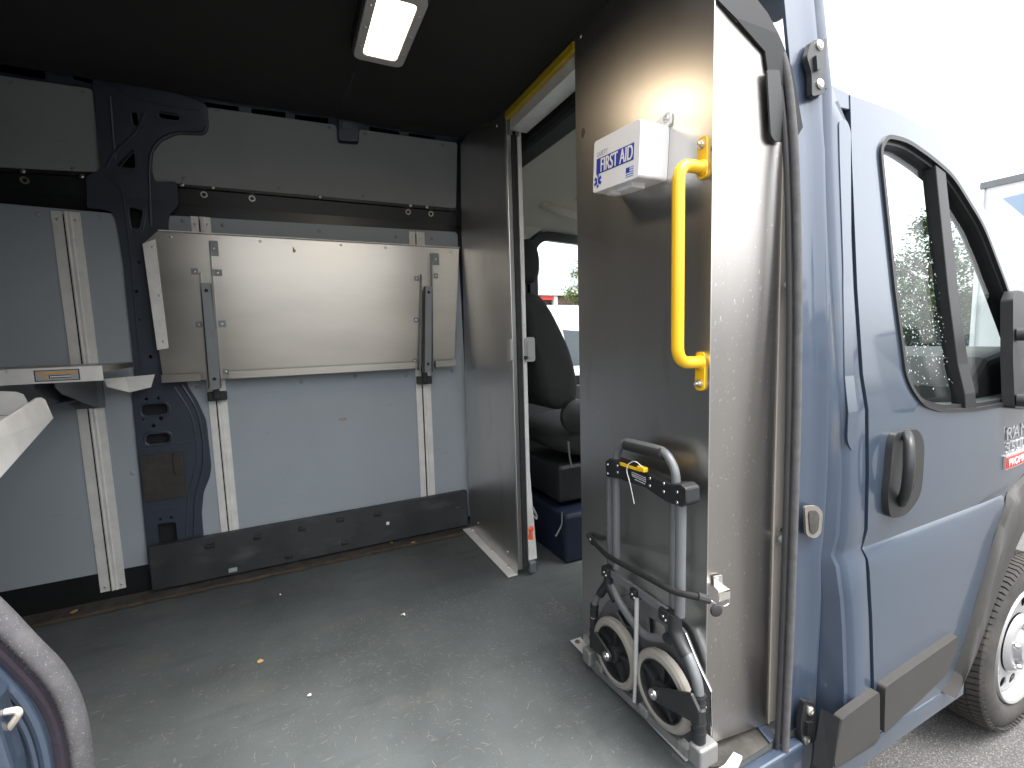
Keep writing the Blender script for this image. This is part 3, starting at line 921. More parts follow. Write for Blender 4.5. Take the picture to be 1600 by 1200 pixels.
# door mirror: arm frame fixed at the window corner
b = BM()
plate(b, rpoly(xz(S, [(1563, 470), (1569, 455), (1580, 457), (1591, 515), (1612, 520), (1612, 640), (1565, 636)]), .008), mside, .03, cuts=[(1, .9), (1, 1.0), (0, 2.15)])
mr = obj('mirror_base', b, 'black_plastic', door, bevel=.006, seg=3)
b = BM()
pa, pb = S(1588, 523, .03), S(1588, 625, .03)
tube(b, fillet([pa, pa+Vector((.03, -.10, 0)), pa+Vector((.06, -.20, .0))], .03), .02, 10, flat=.8); obj('mirror_arm', b, 'black_plastic', mr)
b = BM()
tube(b, fillet([pb, pb+Vector((.03, -.10, 0)), pb+Vector((.06, -.20, .0))], .03), .02, 10, flat=.8); obj('mirror_arm', b, 'black_plastic', mr)
b = BM()
mc = (pa+pb)/2+Vector((.075, -.26, .03))
box(b, mc-Vector((.05, .085, .16)), mc+Vector((.05, .085, .16))); mh = obj('mirror_head', b, 'black_plastic', mr, bevel=.03, seg=4)
b = BM(); box(b, mc-Vector((.054, .07, .14)), mc-Vector((.0505, -.07, -.14))); obj('mirror_glass', b, 'chrome', mh, flat=True)

# ---------------------------------------------------------------- cab shell
def mfar(a, z, d): return Vector((a, 3.08-sideY(z, a)+d, z))
wfar = rpoly([(1.24, 1.50), (1.30, 1.545), (1.60, 1.53), (1.80, 1.455), (1.98, 1.325), (2.149, 1.131), (2.30, .94), (2.30, .753), (1.873, .755), (1.50, .77), (1.34, .80), (1.27, .95)], .05, 4)
fout = [(1.10, -.045), (1.10, 1.70)] + [(1.304, 1.60)] + rxz[1:] + [(2.62, .90), (3.0, .74), (3.2, .60), (3.2, .30), (2.98, .50), (2.80, .58)] + arch + [(1.66, -.06)]
b = BM(); plate(b, fout, mfar, 0, holes=[wfar], cuts=CUTS, back=-.05); dd = obj('driver_door', b, 'paint', van)
b = BM()
plate(b, inset(wfar, -.035), mfar, -.052, holes=[inset(wfar, .012)], cuts=CUTS, back=-.075)
obj('window_surround', b, 'black_plastic', dd)
b = BM(); plate(b, inset(wfar, .004), mfar, -.018, cuts=CUTS, back=-.022); obj('window_pane', b, 'glass_side', dd)
b = BM()
plate(b, [(1.14, .0), (1.14, .74), (2.4, .70), (2.4, .0)], mfar, -.055, cuts=CUTS, back=-.10); obj('door_card', b, 'dash', dd, bevel=.01)
# trim of the cab wall above and behind the window
b = BM()
plate(b, [(1.0, .60), (1.0, 1.86), (2.0, 1.86), (2.0, 1.42), (1.80, 1.51), (1.60, 1.575), (1.29, 1.59), (1.19, 1.52), (1.20, .60)], lambda a, z, d: Vector((a, min(2.40, 3.08-sideY(z)-.055)-d-.10*max(0, z-1.6), z)), 0.004, cuts=[(1, 1.6), (1, 1.75)], back=-.02)
obj('cab_wall_trim', b, 'headliner', van, bevel=.004)
b = BM()
stx = [.93, 1.1, 1.3, 1.5, 1.67]
G = []
for x in stx:
    e = lerp_table([(p[0], p[1]) for p in rxz])(x) if x > 1.3 else 1.60
    rise = max(.06, .36-.35*max(0, x-1.1)/.75)
    G.append([b.verts.new((x, .78+1.52*j/14, e-.03+rise*math.sin(math.pi*j/14)**.55)) for j in range(15)])
for u, v in zip(G, G[1:]):
    for j in range(14): b.faces.new((u[j], u[j+1], v[j+1], v[j]))
obj('cab_headliner', b, 'headliner', van)
b = BM()
G = []
for x in [1.0]+[1.304]+[p[0] for p in rxz[1:3]]:
    e = lerp_table([(p[0], p[1]) for p in rxz])(x)
    rise = max(.09, .39-.35*max(0, x-1.1)/.75)
    G.append([b.verts.new((x, .745+1.59*j/14, e+rise*math.sin(math.pi*j/14)**.6)) for j in range(15)])
for u, v in zip(G, G[1:]):
    for j in range(14): b.faces.new((u[j], u[j+1], v[j+1], v[j]))
obj('cab_roof', b, 'paint', van)
b = BM(); box(b, (.93, 1.15, 1.78), (1.04, 2.32, 1.99)); obj('cab_header_trim', b, 'void_black', van, bevel=.02)
b = BM()
tube(b, fillet([(1.25, 2.20, 1.70), (1.30, 2.14, 1.66), (1.55, 2.14, 1.62), (1.62, 2.22, 1.63)], .05), .022, 10, flat=.7); obj('overhead_grip', b, 'headliner', van)
b = BM()
box(b, (1.38, 1.75, 1.70), (1.54, 2.16, 1.722)); obj('sun_visor', b, 'headliner', van, bevel=.01)
# windscreen
b = BM()
ap = [(1.675, 1.575), (1.76, 1.545), (1.85, 1.478), (1.92, 1.43), (2.01, 1.35), (2.175, 1.22), (2.33, 1.10), (2.63, .90)]
G = []
for x, z in ap:
    G.append([b.verts.new((x+.22*math.sin(math.pi*j/12), .76+1.56*j/12, z+.03*math.sin(math.pi*j/12))) for j in range(13)])
for u, v in zip(G, G[1:]):
    for j in range(12): b.faces.new((u[j], u[j+1], v[j+1], v[j]))
obj('windscreen', b, 'glass_side', van)
b = BM()
hexa(b, [(2.62, .80, .90), (2.62, 2.28, .90), (3.25, 2.25, .72), (3.25, .83, .72)], [(2.62, .80, .3), (2.62, 2.28, .3), (3.25, 2.25, .2), (3.25, .83, .2)]); obj('bonnet', b, 'paint', van, bevel=.05, seg=4)
# dashboard and steering wheel
b = BM()
prof = [(2.02, .40), (2.02, .62), (2.08, .80), (2.20, .90), (2.40, .93), (2.66, .90), (2.66, .40)]
hexa(b, [(x, .76, z) for x, z in prof], [(x, 2.30, z) for x, z in prof]); dash = obj('dashboard', b, 'dash', van, bevel=.03, seg=3)
b = BM()
hexa(b, [(1.98, 1.68, .86), (1.98, 2.14, .86), (2.04, 2.14, 1.0), (2.04, 1.68, 1.0)], [(2.28, 1.68, .86), (2.28, 2.14, .86), (2.28, 2.14, 1.02), (2.28, 1.68, 1.02)]); obj('instrument_hood', b, 'dash', dash, bevel=.02, seg=3)
b = BM()
sw = Vector((1.86, 1.92, .84)); ax = Vector((-.72, 0, .70)).normalized()
u_ = Vector((0, 1, 0)); v_ = ax.cross(u_)
cp = [sw+(u_*math.cos(2*math.pi*k/32)+v_*math.sin(2*math.pi*k/32))*.20 for k in range(33)]
tube(b, cp, .016, 8, cap=False)
for a in (R(0), R(180), R(250), R(290)):
    tube(b, [sw-ax*.02, sw+(u_*math.cos(a)+v_*math.sin(a))*.2], .012, 6)
lathe(b, sw-ax*.03, ax, [(.07, 0), (.07, .02), (.05, .035), (0, .04)], 16)
obj('steering_wheel', b, 'dash', dash)
b = BM(); tube(b, [sw-ax*.03, sw-ax*.32], .035, 10); obj('steering_column', b, 'dash', dash)

# rear edge of the door opening, nearest the lens at lower left
YJ = .69
jp = [(-260, 700), (-120, 820), (0, 936), (42, 985), (95, 1032), (117, 1070), (128, 1105), (137, 1150), (143, 1200), (150, 1320), (160, 1500)]
ji = [(-260, 770), (-120, 890), (0, 997), (30, 1026), (62, 1060), (80, 1085), (95, 1115), (105, 1150), (112, 1197), (120, 1320), (130, 1500)]
upx = [Vector((-.41, YJ+.10, 1.78)), Vector((-.41, YJ+.03, 1.4)), Vector((-.40, YJ, 1.1))]
dnx = [Vector((-.232, YJ, .22)), Vector((-.230, YJ, .02))]
cen = upx + [at((a[0]+c[0])/2, (a[1]+c[1])/2, 1, YJ) for a, c in zip(jp, ji)] + dnx
b = BM(); tube(b, fillet(cen, .05, 4), .0125, 14); rs = obj('rear_door_seal', b, 'seal_worn', van, label='worn grey rubber seal at the rear edge of the door opening')
b = BM()
inn = [at(c[0]-8, c[1]+6, 1, YJ-.006) for c in ji] + [v+Vector((-.02, -.006, 0)) for v in dnx]
tube(b, fillet(inn, .05, 4), .0085, 10); obj('seal_flock', b, 'flock', rs)
b = BM(); random.seed(21)
pin = fillet(inn, .05, 8)
for i in range(len(pin)-1):
    for k in range(9):
        t = random.random()
        p = pin[i].lerp(pin[i+1], t)
        d = (pin[i+1]-pin[i]).normalized()
        s_ = Vector((d.z, 0, -d.x))
        l = random.uniform(.001, .0045)
        q = p + Vector((.0035, -.0085, .0035))
        tip = q + s_*(-1)*0 + Vector((.7, -.1, .7)).normalized()*(.006+l)
        v3 = [b.verts.new(q+d*.0012), b.verts.new(q-d*.0012), b.verts.new(tip+Vector((0, -.003, 0)))]
        b.faces.new(v3)
fr = obj('seal_fray', b, 'flock', rs, flat=True, recalc=False); fr['kind'] = 'stuff'
b = BM()
jo = [(c[0]-20, c[1]+14) for c in ji]
ol = [(lambda p: (p.x, p.z))(at(x, y, 1, YJ-.012)) for x, y in jo]
pol = [(-.428, 1.1)] + ol + [(-.262, .22), (-.262, .0), (-.46, .0), (-.46, 1.1)]
plate(b, pol, lambda a, z, d: Vector((a, YJ-.004-d, z)), .004, back=-.02)
rj = obj('rear_door_jamb', b, 'paint_jamb', van, bevel=.004)
for k, off in ((14, .006), (30, .004)):
    b = BM(); tube(b, fillet([at(x-k, y+k*.7, 1, YJ-.008) for x, y in jo], .05, 4), off, 8); obj('pressed_bead', b, 'paint_jamb', rj)
b = BM()
lp = [at(x, y, 1, YJ-.03-d) for x, y, d in ((-30, 1120, .0), (0, 1114, .006), (26, 1109, .010), (31, 1114, .010), (20, 1130, .006), (8, 1146, .0), (-4, 1160, -.004))]
tube(b, fillet(lp, .004, 3), .0034, 8); obj('striker_loop', b, mat('loop_tan', (.55, .50, .42), .5, .2, .1, 20), rj)
b = BM()
pts = [at(x, y, 1, YJ-.05) for x, y in ((-60, 1050), (-8, 1100), (2, 1150), (18, 1200), (30, 1280), (-60, 1300))]
hexa(b, pts, [p+Vector((0, .03, 0)) for p in pts]); obj('outer_return', b, 'paint', rj, bevel=.004)

# ================================================================ BULKHEAD
bulk = new_thing('bulkhead_partition', (XB, 1.5, 0), 'bare aluminium bulkhead with a doorway through to the driver seat', 'partition')
YL, YR = 1.738, 1.243                       # doorway edges
YN = .737                                   # near corner
def blt(parent, me, pts, off=.003, name='screw'):
    for x, y in pts: put(name, me, B(x, y, off), TOBULK, parent)
b = BM()
plate(b, [(2.312, .004), (2.300, .8), (2.275, 1.45), (2.240, 1.95), (2.12, 1.96), (1.86, 1.90), (YL, 1.888), (YL, .004)], mbulk, .0015, back=-.0015)
lp_ = obj('left_panel', b, 'aluminium', bulk, flat=True)
blt(lp_, RIVET, [(747, 817), (793.5, 862), (728, 234), (776, 196.5), (758, 183), (741, 491)], .0015)
b = BM()
box(b, (XB-.045, YL, .003), (XB-.002, 2.312, .0065)); fl = obj('floor_flange', b, 'rail_metal', bulk, bevel=.001)
for x, y in ((738, 828), (768, 860), (794, 886)):
    p = FL(x, y, .0065); put('screw', BOLT, p, (0, 0, 0), fl)
b = BM(); box(b, (XB-.0015, YL-.012, .03), (XB+.020, YL-.0002, 1.885)); je = obj('jamb_edge', b, 'aluminium', bulk, bevel=.003)
b = BM(); box(b, (XB+.0205, YL-.016, .03), (XB+.043, YL+.02, 1.86)); obj('jamb_seal', b, 'rubber', bulk, bevel=.004)
b = BM()
hexa(b, [(XB+.048, YL-.010, .06), (XB+.090, YL-.010, .06), (XB+.090, YL+.03, .06), (XB+.048, YL+.03, .06)],
     [(XB+.048, YL-.010, .45), (XB+.066, YL-.010, .45), (XB+.066, YL+.03, .45), (XB+.048, YL+.03, .45)])
box(b, (XB+.048, YL-.010, .4502), (XB+.066, YL+.03, 1.84)); sd_ = obj('sliding_door_edge', b, 'rail_metal', bulk, bevel=.002)
b = BM(); box(b, (XB+.045, YL-.03, .012), (XB+.075, YL+.01, .058)); obj('door_guide', b, 'bracket_metal', bulk, bevel=.003)
# pull handle plates straddling the door edge
b = BM()
plate(b, rpoly([(XB+.052, .915), (XB+.098, .915), (XB+.098, 1.015), (XB+.052, 1.015)], .012), lambda a, z, d: Vector((a, YL-.016-d, z)), .006)
pl = obj('pull_plate', b, 'off_white', bulk, bevel=.003)
b = BM()
plate(b, rpoly([(XB+.062, .93), (XB+.088, .93), (XB+.088, 1.0), (XB+.062, 1.0)], .010), lambda a, z, d: Vector((a, YL-.016-d, z)), .010, back=.0065)
obj('finger_cup', b, 'off_white', pl, bevel=.003)
b = BM()
plate(b, rpoly([(YL-.018, .92), (YL+.012, .92), (YL+.012, 1.012), (YL-.018, 1.012)], .010), lambda a, z, d: Vector((XB-.002-d, a, z)), .010)
obj('pull_plate', b, 'off_white', bulk, bevel=.003)
b = BM(); box(b, (XB+.043, YL-.034, .925), (XB+.058, YL-.023, .94)); obj('latch_pin', b, 'black_plastic', bulk, bevel=.003)
b = BM(); box(b, (XB+.002, YL-.016, 1.80), (XB+.055, YL+.01, 1.862)); obj('door_roller', b, 'bracket_metal', bulk, bevel=.004)
# header with the yellow edge strip
b = BM(); box(b, (XB-.001, YR+.0005, 1.878), (XB+.05, YL-.0005, 1.99)); hdr = obj('header', b, 'aluminium', bulk, flat=True)
b = BM(); box(b, (XB-.006, YR+.002, 1.852), (XB+.012, YL-.014, 1.882)); obj('yellow_edge_strip', b, 'yellow_tape', hdr, bevel=.005, seg=3)
b = BM(); box(b, (XB+.014, YR+.002, 1.815), (XB+.018, YL-.018, 1.876)); box(b, (XB+.018, YR+.002, 1.815), (XB+.085, YL-.018, 1.819)); obj('header_angle', b, 'rail_metal', hdr, flat=True)
# near panel, folded round the corner towards the side of the van
b = BM()
plate(b, [(YR, .004), (YR, 1.895), (.90, 1.895), (YN+.02, 1.76), (YN, 1.72), (YN, .03)], mbulk, .0015, back=-.0015)
np_ = obj('near_panel', b, 'aluminium', bulk, flat=True)
b = BM(); bar(b, (XB+.012, YR, .004), (XB+.012, YR, 1.88), .024, .002, upd=(0, 1, 0)); obj('edge_return', b, 'aluminium', np_, flat=True)
b = BM(); box(b, (XB-.042, YN+.02, .003), (XB-.002, YR+.018, .0065)); fl2 = obj('floor_flange', b, 'off_white', bulk, bevel=.001)
for y_ in (YR, 1.0): put('screw', dome_mesh('rusty_screw', .009, .005, 'brown_edge'), (XB-.025, y_, .0065), (0, 0, 0), fl2)
blt(np_, RIVET, [(907, 57)], .0015)
sp = xz(lambda x, y, o: at(x, y, 1, YN+.004), [(1116, -20), (1118, 0), (1192, 80), (1197, 112), (1223, 225), (1200, 1127), (1112, 1158)])
sp[0] = (XB, sp[0][1]); sp[1] = (XB, sp[1][1]); sp[-1] = (XB, sp[-1][1])
b = BM()
plate(b, sp, lambda a, z, d: Vector((a, YN+.004-d-.012*(a-XB), z)), .0015, back=-.0015)
obj('corner_panel', b, 'aluminium_scuffed', bulk, flat=True)
f0, f1 = at(1223, 225, 1, YN), at(1200, 1127, 1, YN)
b = BM()
hexa(b, [(f0.x+.001, YN+.001, f0.z), (1.14, YN+.004, f0.z+.05), (1.14, YN-.002, .0), (f1.x+.001, YN+.001, .01)],
     [(f0.x+.001, YN+.003, f0.z), (1.14, YN+.006, f0.z+.05), (1.14, YN+.0, .0), (f1.x+.001, YN+.003, .01)])
cf = obj('corner_flange', b, 'flange_metal', bulk, flat=True)
b = BM(); tube(b, [(f0.x, YN-.002, f0.z), (f1.x, YN-.002, .012)], .0022, 8); obj('fold_line', b, 'flange_metal', cf)
for x, y in ((1230, 447), (1221, 843)):
    p = at(x, y, 1, YN-.014)
    b = BM(); lathe(b, p, (0, -1, 0), [(.011, -.002), (.011, .003), (.006, .005), (.006, .010), (0, .010)], 12); obj('screw', b, 'bracket_metal', cf)
    b = BM(); lathe(b, p+Vector((.002, 0, .024)), (0, -1, 0), [(.005, -.002), (.005, .002), (0, .002)], 10); obj('screw_hole', b, 'void_black', cf)
p = at(1216, 445, 1, YN)
b = BM()
plate(b, rpoly(xz(lambda x, y, o: at(x, y, 1, .728), [(1196, 110), (1216, 111), (1226, 222), (1208, 222), (1202, 212)]), .006), lambda a, z, d: Vector((a, .728-d, z)), .004)
tp = obj('textured_pad', b, 'grey_plastic', bulk, bevel=.001)
b = BM(); quad(b, [(XB+.0002+.003, 1.10, 1.525), (XB-.0018, 1.10, 1.525), (XB-.0018, 1.10, 1.5251), (XB+.003, 1.10, 1.5251)])
b.free()
# dark smudge on the near panel
b = BM(); random.seed(9)
c = B(911, 207, .0018); n = 12
b.faces.new([b.verts.new((c.x, c.y+math.cos(2*math.pi*k/n)*.011*random.uniform(.7, 1.1), c.z+math.sin(2*math.pi*k/n)*.016*random.uniform(.7, 1.1))) for k in range(n)])
obj('smudge', b, mat('smudge_dark', (.10, .085, .06), .6, .3, .3, 60), np_, flat=True)

# ================================================================ LOGISTIC RAILS
def shelf_rail(x0, x1, z0, z1, label):
    c = Vector(((x0+x1)/2, wallY(0), 0))
    t = new_thing('shelf_rail', (c.x, c.y, z0), label, 'rail', 'upright aluminium rails on the far wall')
    w = x1-x0
    def strip(name, prof):
        b = BM()
        zs = [z0, z1] if z1 < 1.6 else [z0, 1.6, z1]
        rg = [[b.verts.new(mwall(x0+a*w, z, d)) for a, d in prof] for z in zs]
        for u, v in zip(rg, rg[1:]):
            for i in range(len(u)): b.faces.new((u[i], u[(i+1) % len(u)], v[(i+1) % len(u)], v[i]))
        b.faces.new(rg[0][::-1]); b.faces.new(rg[-1])
        return obj(name, b, 'rail_metal', t, flat=True)
    strip('narrow_strip', [(0, .0065), (0, .011), (.38, .011), (.38, .0065)])
    o = strip('channel', [(.46, .0065), (.46, .017), (.51, .018), (.54, .0125), (.60, .0125), (.62, .016), (.68, .016), (.71, .012), (1.0, .011), (1.0, .0065)])
    b = BM(); plate(b, [(x0+.36*w, z0+.01), (x0+.48*w, z0+.01), (x0+.48*w, z1-.01), (x0+.36*w, z1-.01)], mwall, .0085, back=.0062, cuts=[(1, 1.6)]); obj('slot_shadow_strip', b, 'void_black', t, flat=True)
    for a in (.2, .84):
        for z in (z0+.02, z1-.03): put('bolt', RIVET, mwall(x0+a*w, z, .011 if a < .5 else .012), TOWALL, t)
    return t
wA, wB = W(95, 330, .01), W(134, 330, .01)
shelf_rail(-.745, -.662, .035, wA.z, 'upright aluminium rail behind the open shelf, left of the pillar')
q0, q1 = W(327, 640, .012), W(356, 640, .012)
shelf_rail(q0.x, q1.x, .16, W(318, 340).z, 'upright aluminium rail just right of the stamped pillar')
q0, q1 = W(650, 600, .012), W(673, 600, .012)
shelf_rail(q0.x, q1.x, .16, W(650, 363).z, 'upright aluminium rail next to the bulkhead')

# ================================================================ FOLDED-UP SHELF
SO = .075
def Wf(x, y, o=0): return W(x, y, SO+o)
def mshelf(a, z, d): return mwall(a, z, SO+d)
c = Wf(470, 590)
shelf = new_thing('folding_shelf', (c.x, c.y, c.z), 'aluminium shelf folded up flat against the wall right of the pillar', 'shelf', 'fold-down aluminium shelves')
out = xz(Wf, [(224, 381), (248, 360), (717, 387), (709, 571), (256, 597)])
b = BM(); plate(b, out, mshelf, .002, back=-.002); sh = obj('shelf_sheet', b, 'shelf_metal', shelf, flat=True)
b = BM(); hexa(b, [mshelf(out[1][0], out[1][1], 0), mshelf(out[2][0], out[2][1], 0), mshelf(out[2][0], out[2][1]-.004, 0), mshelf(out[1][0], out[1][1]-.004, 0)],
               [mshelf(out[1][0], out[1][1], .016), mshelf(out[2][0], out[2][1], .016), mshelf(out[2][0], out[2][1]-.004, .016), mshelf(out[1][0], out[1][1]-.004, .016)])
obj('top_lip', b, 'rail_metal', shelf, bevel=.001)
b = BM(); plate(b, xz(Wf, [(223, 381), (243, 374), (264, 544), (246, 547)]), mshelf, .005, back=.0022)
le = obj('side_angle', b, 'rail_metal', shelf, bevel=.001)
for x, y in ((238.5, 386.5), (249, 461.5), (256, 533.5)): put('rivet', RIVET, Wf(x, y, .005), TOWALL, le)
for x, y in ((267, 370), (406.5, 377), (532.5, 383), (602.5, 387), (704, 393.5)): put('rivet', RIVET, Wf(x, y, .002), TOWALL, sh)
def lip(px):
    b = BM()
    pts = [Wf(x, y) for x, y in px]
    path = xz(Wf, px)
    f_ = [mshelf(a, z, .002) for a, z in path] ; g_ = [mshelf(a, z, .034) for a, z in path]
    n = len(path)
    for i in range(n-1):
        hexa(b, [f_[i], f_[i+1], f_[i+1]+Vector((0, 0, -.003)), f_[i]+Vector((0, 0, -.003))], [g_[i]+Vector((0, 0, .004)), g_[i+1]+Vector((0, 0, .004)), g_[i+1], g_[i]])
        hexa(b, [g_[i]+Vector((0, 0, .030)), g_[i+1]+Vector((0, 0, .030)), g_[i+1], g_[i]], [v+Vector((0, -.002, 0)) for v in (g_[i]+Vector((0, 0, .030)), g_[i+1]+Vector((0, 0, .030)), g_[i+1], g_[i])])
    obj('bottom_lip', b, 'shelf_metal', shelf, flat=True)
lip([(256, 597), (316, 594)])
lip([(360, 591), (646, 575)])
lip([(678, 573), (709, 571)])
b = BM(); random.seed(2)
c = Wf(460, 391, .0024)
b.faces.new([b.verts.new(c+Vector((dx, 0, dz))) for dx, dz in ((-.006, .012), (-.002, .013), (.001, .004), (.006, .002), (.005, -.006), (-.004, -.012), (-.007, -.004))]); obj('yellow_mark', b, 'yellow_tape', sh, flat=True)
def arm(px_face, px_lw, px_rw, tabs, clip):
    """hinged support: side walls on the shelf with tabs, channel arm in front, black clip below"""
    br = None
    b = BM()
    for (t_, u_) in (px_lw, px_rw):
        p, q = Wf(*t_, .002), Wf(*u_, .002)
        hexa(b, [p, q, q+Vector((.003, 0, 0)), p+Vector((.003, 0, 0))], [p+Vector((0, -.030, -.012)), q+Vector((0, -.040, 0)), q+Vector((.003, -.040, 0)), p+Vector((.003, -.030, -.012))])
    for (x, y, w_, h_) in tabs:
        p = Wf(x, y, .002)
        box(b, (p.x-w_, p.y-.003, p.z-h_), (p.x+w_, p.y, p.z+h_))
    br = obj('arm_bracket', b, 'bracket_metal', shelf, flat=True)
    for (x, y, w_, h_) in tabs: put('rivet', RIVET, Wf(x, y, .005), TOWALL, br)
    b = BM()
    Q = [W(x, y, SO+.062) for x, y in px_face]
    th = Vector((0, .002, 0)); dp = Vector((0, .036, 0))
    hexa(b, Q, [v+th for v in Q])
    for i, j in ((0, 3), (1, 2)):
        s_ = Vector((.002 if i == 0 else -.002, 0, 0))
        hexa(b, [Q[i]+th, Q[j]+th, Q[j]+th+s_, Q[i]+th+s_], [Q[i]+dp, Q[j]+dp, Q[j]+dp+s_, Q[i]+dp+s_])
    a_ = obj('support_arm', b, 'bracket_metal', shelf, flat=True)
    for t in (.07, .90):
        p = ((Q[0]+Q[1])/2).lerp((Q[2]+Q[3])/2, t)
        b = BM(); lathe(b, p+Vector((0, -.0004, 0)), (0, -1, 0), [(.007, -.001), (.007, .0004), (0, .0004)], 14); obj('bolt_hole', b, 'void_black', a_)
    x0, y0, x1, y1 = clip
    p, q = W(x0, y0, .03), W(x1, y1, .03)
    b = BM()
    box(b, (p.x, p.y-.03, q.z), (q.x, p.y, p.z))
    m_ = (p.x+q.x)/2
    box(b, (m_-.012, p.y-.044, q.z+.010), (m_+.012, p.y-.028, p.z+.022))
    obj('lock_clip', b, 'black_plastic', shelf, bevel=.004)
arm([(314, 442), (328, 442), (344, 607), (329, 610)], ((312, 425), (326, 606)), ((327, 378), (345, 604)),
    [(334, 388, .016, .03), (340, 426, .016, .013), (347, 506, .014, .014), (304, 424, .012, .012), (311, 507, .012, .012), (353, 581, .012, .012)], (325, 612, 356, 624))
arm([(665, 447), (675, 447), (674, 582), (664, 582)], ((656, 428), (652, 578)), ((672, 395), (673, 580)),
    [(681, 405, .016, .028), (651, 435, .011, .012), (650, 500, .011, .012), (648, 564, .011, .012), (681, 431, .011, .012)], (650, 588, 673, 599))

# ================================================================ OPEN SHELF AT LEFT
YS0, YS1 = 1.93, 2.27
zt = .965
left = new_thing('folding_shelf', (-.9, 2.1, .9), 'aluminium shelf folded down level, with an orange and black sticker on its edge', 'shelf', 'fold-down aluminium shelves')
b = BM(); box(b, (-1.9, YS0+.002, zt-.003), (-.536, YS1, zt)); obj('shelf_sheet', b, 'shelf_metal', left, flat=True)
b = BM(); box(b, (-1.9, YS0, zt-.047), (-.534, YS0+.0018, zt+.001)); fl_ = obj('front_lip', b, 'rail_metal', left, bevel=.0006)
b = BM(); box(b, (-.5365, YS0+.0022, zt-.020), (-.534, YS1, zt-.0032)); obj('side_lip', b, 'shelf_metal', left, flat=True)
b = BM()
pw = [at(x, y, 1, YS1) for x, y in ((197, 589), (242, 585), (236, 605), (203, 613))]
hexa(b, pw, [v+Vector((0, -.002, 0)) for v in pw])
hexa(b, [pw[0], pw[3], pw[3]+Vector((-.002, 0, 0)), pw[0]+Vector((-.002, 0, 0))], [v+Vector((-.05, -.06, 0)) for v in (pw[0], pw[3]+Vector((0, 0, .03)), pw[3]+Vector((-.002, 0, .03)), pw[0]+Vector((-.002, 0, 0)))])
obj('rear_lip', b, 'rail_metal', left, flat=True)
b = BM()
br = [(YS0+.06, zt-.004), (2.37, zt-.004), (2.37, .80), (2.30, .80), (YS0+.10, .875), (YS0+.06, .90)]
for x in (-.725, -.675):
    hexa(b, [(x, y, z) for y, z in br], [(x+.0025, y, z) for y, z in br])
box(b, (-.7225, YS0+.16, .838), (-.675, 2.36, .8405))
box(b, (-.745, 2.345, .79), (-.655, 2.358, .955))
obj('support_bracket', b, 'bracket_metal', left, flat=True)
for x in (-.70, -.66, -.62, -.60, -.75): put('bolt', TINY, (x, YS0+.004+.03, zt-.0035), (R(180), 0, 0), left)
# sticker: black border, orange line, small logo and a white line of print
s0, s1 = at(52, 577, 1, YS0), at(126, 595.5, 1, YS0)
def flat_xz(b, x0, x1, z0, z1, d): box(b, (x0, YS0-d-.0004, z0), (x1, YS0-d, z1))
sx0, sx1, sz0, sz1 = s0.x, s1.x, zt-.041, zt-.006
b = BM(); flat_xz(b, sx0, sx1, sz0, sz1, .0002); st = obj('sticker', b, 'black_plastic', left, flat=True)
b = BM(); flat_xz(b, sx0+.003, sx1-.003, sz0+.0025, sz1-.0025, .0007); obj('sticker_field', b, 'sticker_grey', st, flat=True)
b = BM(); w_ = sx1-sx0
x = sx0+w_*.05
random.seed(4)
while x < sx1-w_*.05:
    l = random.choice((.0018, .0022, .0028)); flat_xz(b, x, x+l, sz0+.0225, sz0+.0285, .0012); x += l+.0006
obj('sticker_orange_print', b, 'orange_print', st, flat=True)
b = BM(); flat_xz(b, sx0+w_*.32, sx0+w_*.80, sz0+.009, sz0+.018, .0012); obj('sticker_black_bar', b, 'black_plastic', st, flat=True)
b = BM(); x = sx0+w_*.345
while x < sx0+w_*.77:
    l = random.choice((.0022, .003, .0035)); flat_xz(b, x, x+l, sz0+.0115, sz0+.0155, .0017); x += l+.0007
obj('sticker_white_print', b, 'white_print', st, flat=True)
b = BM(); p0 = sx0+w_*.21
hexa(b, [(p0, YS0-.0012, sz0+.017), (p0+.009, YS0-.0012, sz0+.017), (p0+.009, YS0-.0012, sz0+.007), (p0+.004, YS0-.0012, sz0+.008)], [(p0, YS0-.0016, sz0+.017), (p0+.009, YS0-.0016, sz0+.017), (p0+.009, YS0-.0016, sz0+.007), (p0+.004, YS0-.0016, sz0+.008)])
obj('sticker_logo', b, 'orange_print', st, flat=True)

# nearer tray whose corner shows at the left edge
tray = new_thing('shelf_tray', (-.75, 1.4, .85), 'scuffed metal tray corner tilted downwards at the left edge, below the stickered shelf', 'tray')
A, A2 = Vector((-.566, 1.60, .905)), Vector((-.553, 1.60, .845))
D = (Vector((-.520, 1.24, .874)) - A)
n_ = 8
b = BM()
hexa(b, [A+Vector((0, -.035, -.002)), A+Vector((0, -.012, -.004)), A+Vector((.003, -.002, -.012)), A2, A2+D*1.55+Vector((0, 0, -.04)), A+D*1.55+Vector((0, 0, 0))],
     [v+Vector((-.003, 0, 0)) for v in (A+Vector((0, -.035, -.002)), A+Vector((0, -.012, -.004)), A+Vector((.003, -.002, -.012)), A2, A2+D*1.55+Vector((0, 0, -.04)), A+D*1.55)])
obj('right_lip', b, 'rail_metal', tray, flat=True)
b = BM()
Fp = A+Vector((-.003, 0, -.045))
hexa(b, [Fp, Fp+D*1.55, Fp+D*1.55+Vector((-.7, 0, 0)), Fp+Vector((-.7, 0, 0))], [v+Vector((0, 0, -.002)) for v in (Fp, Fp+D*1.55, Fp+D*1.55+Vector((-.7, 0, 0)), Fp+Vector((-.7, 0, 0)))])
ts = obj('tray_floor', b, 'rail_metal', tray, flat=True)
for k in range(9):
    b = BM(); bar(b, Fp+D*(.08+.05*k)+Vector((-.005, 0, .002)), Fp+D*(.08+.05*k)+Vector((-.7, 0, .002)), .004, .004); obj('pressed_rib', b, 'rail_metal', ts, flat=True)
b = BM()
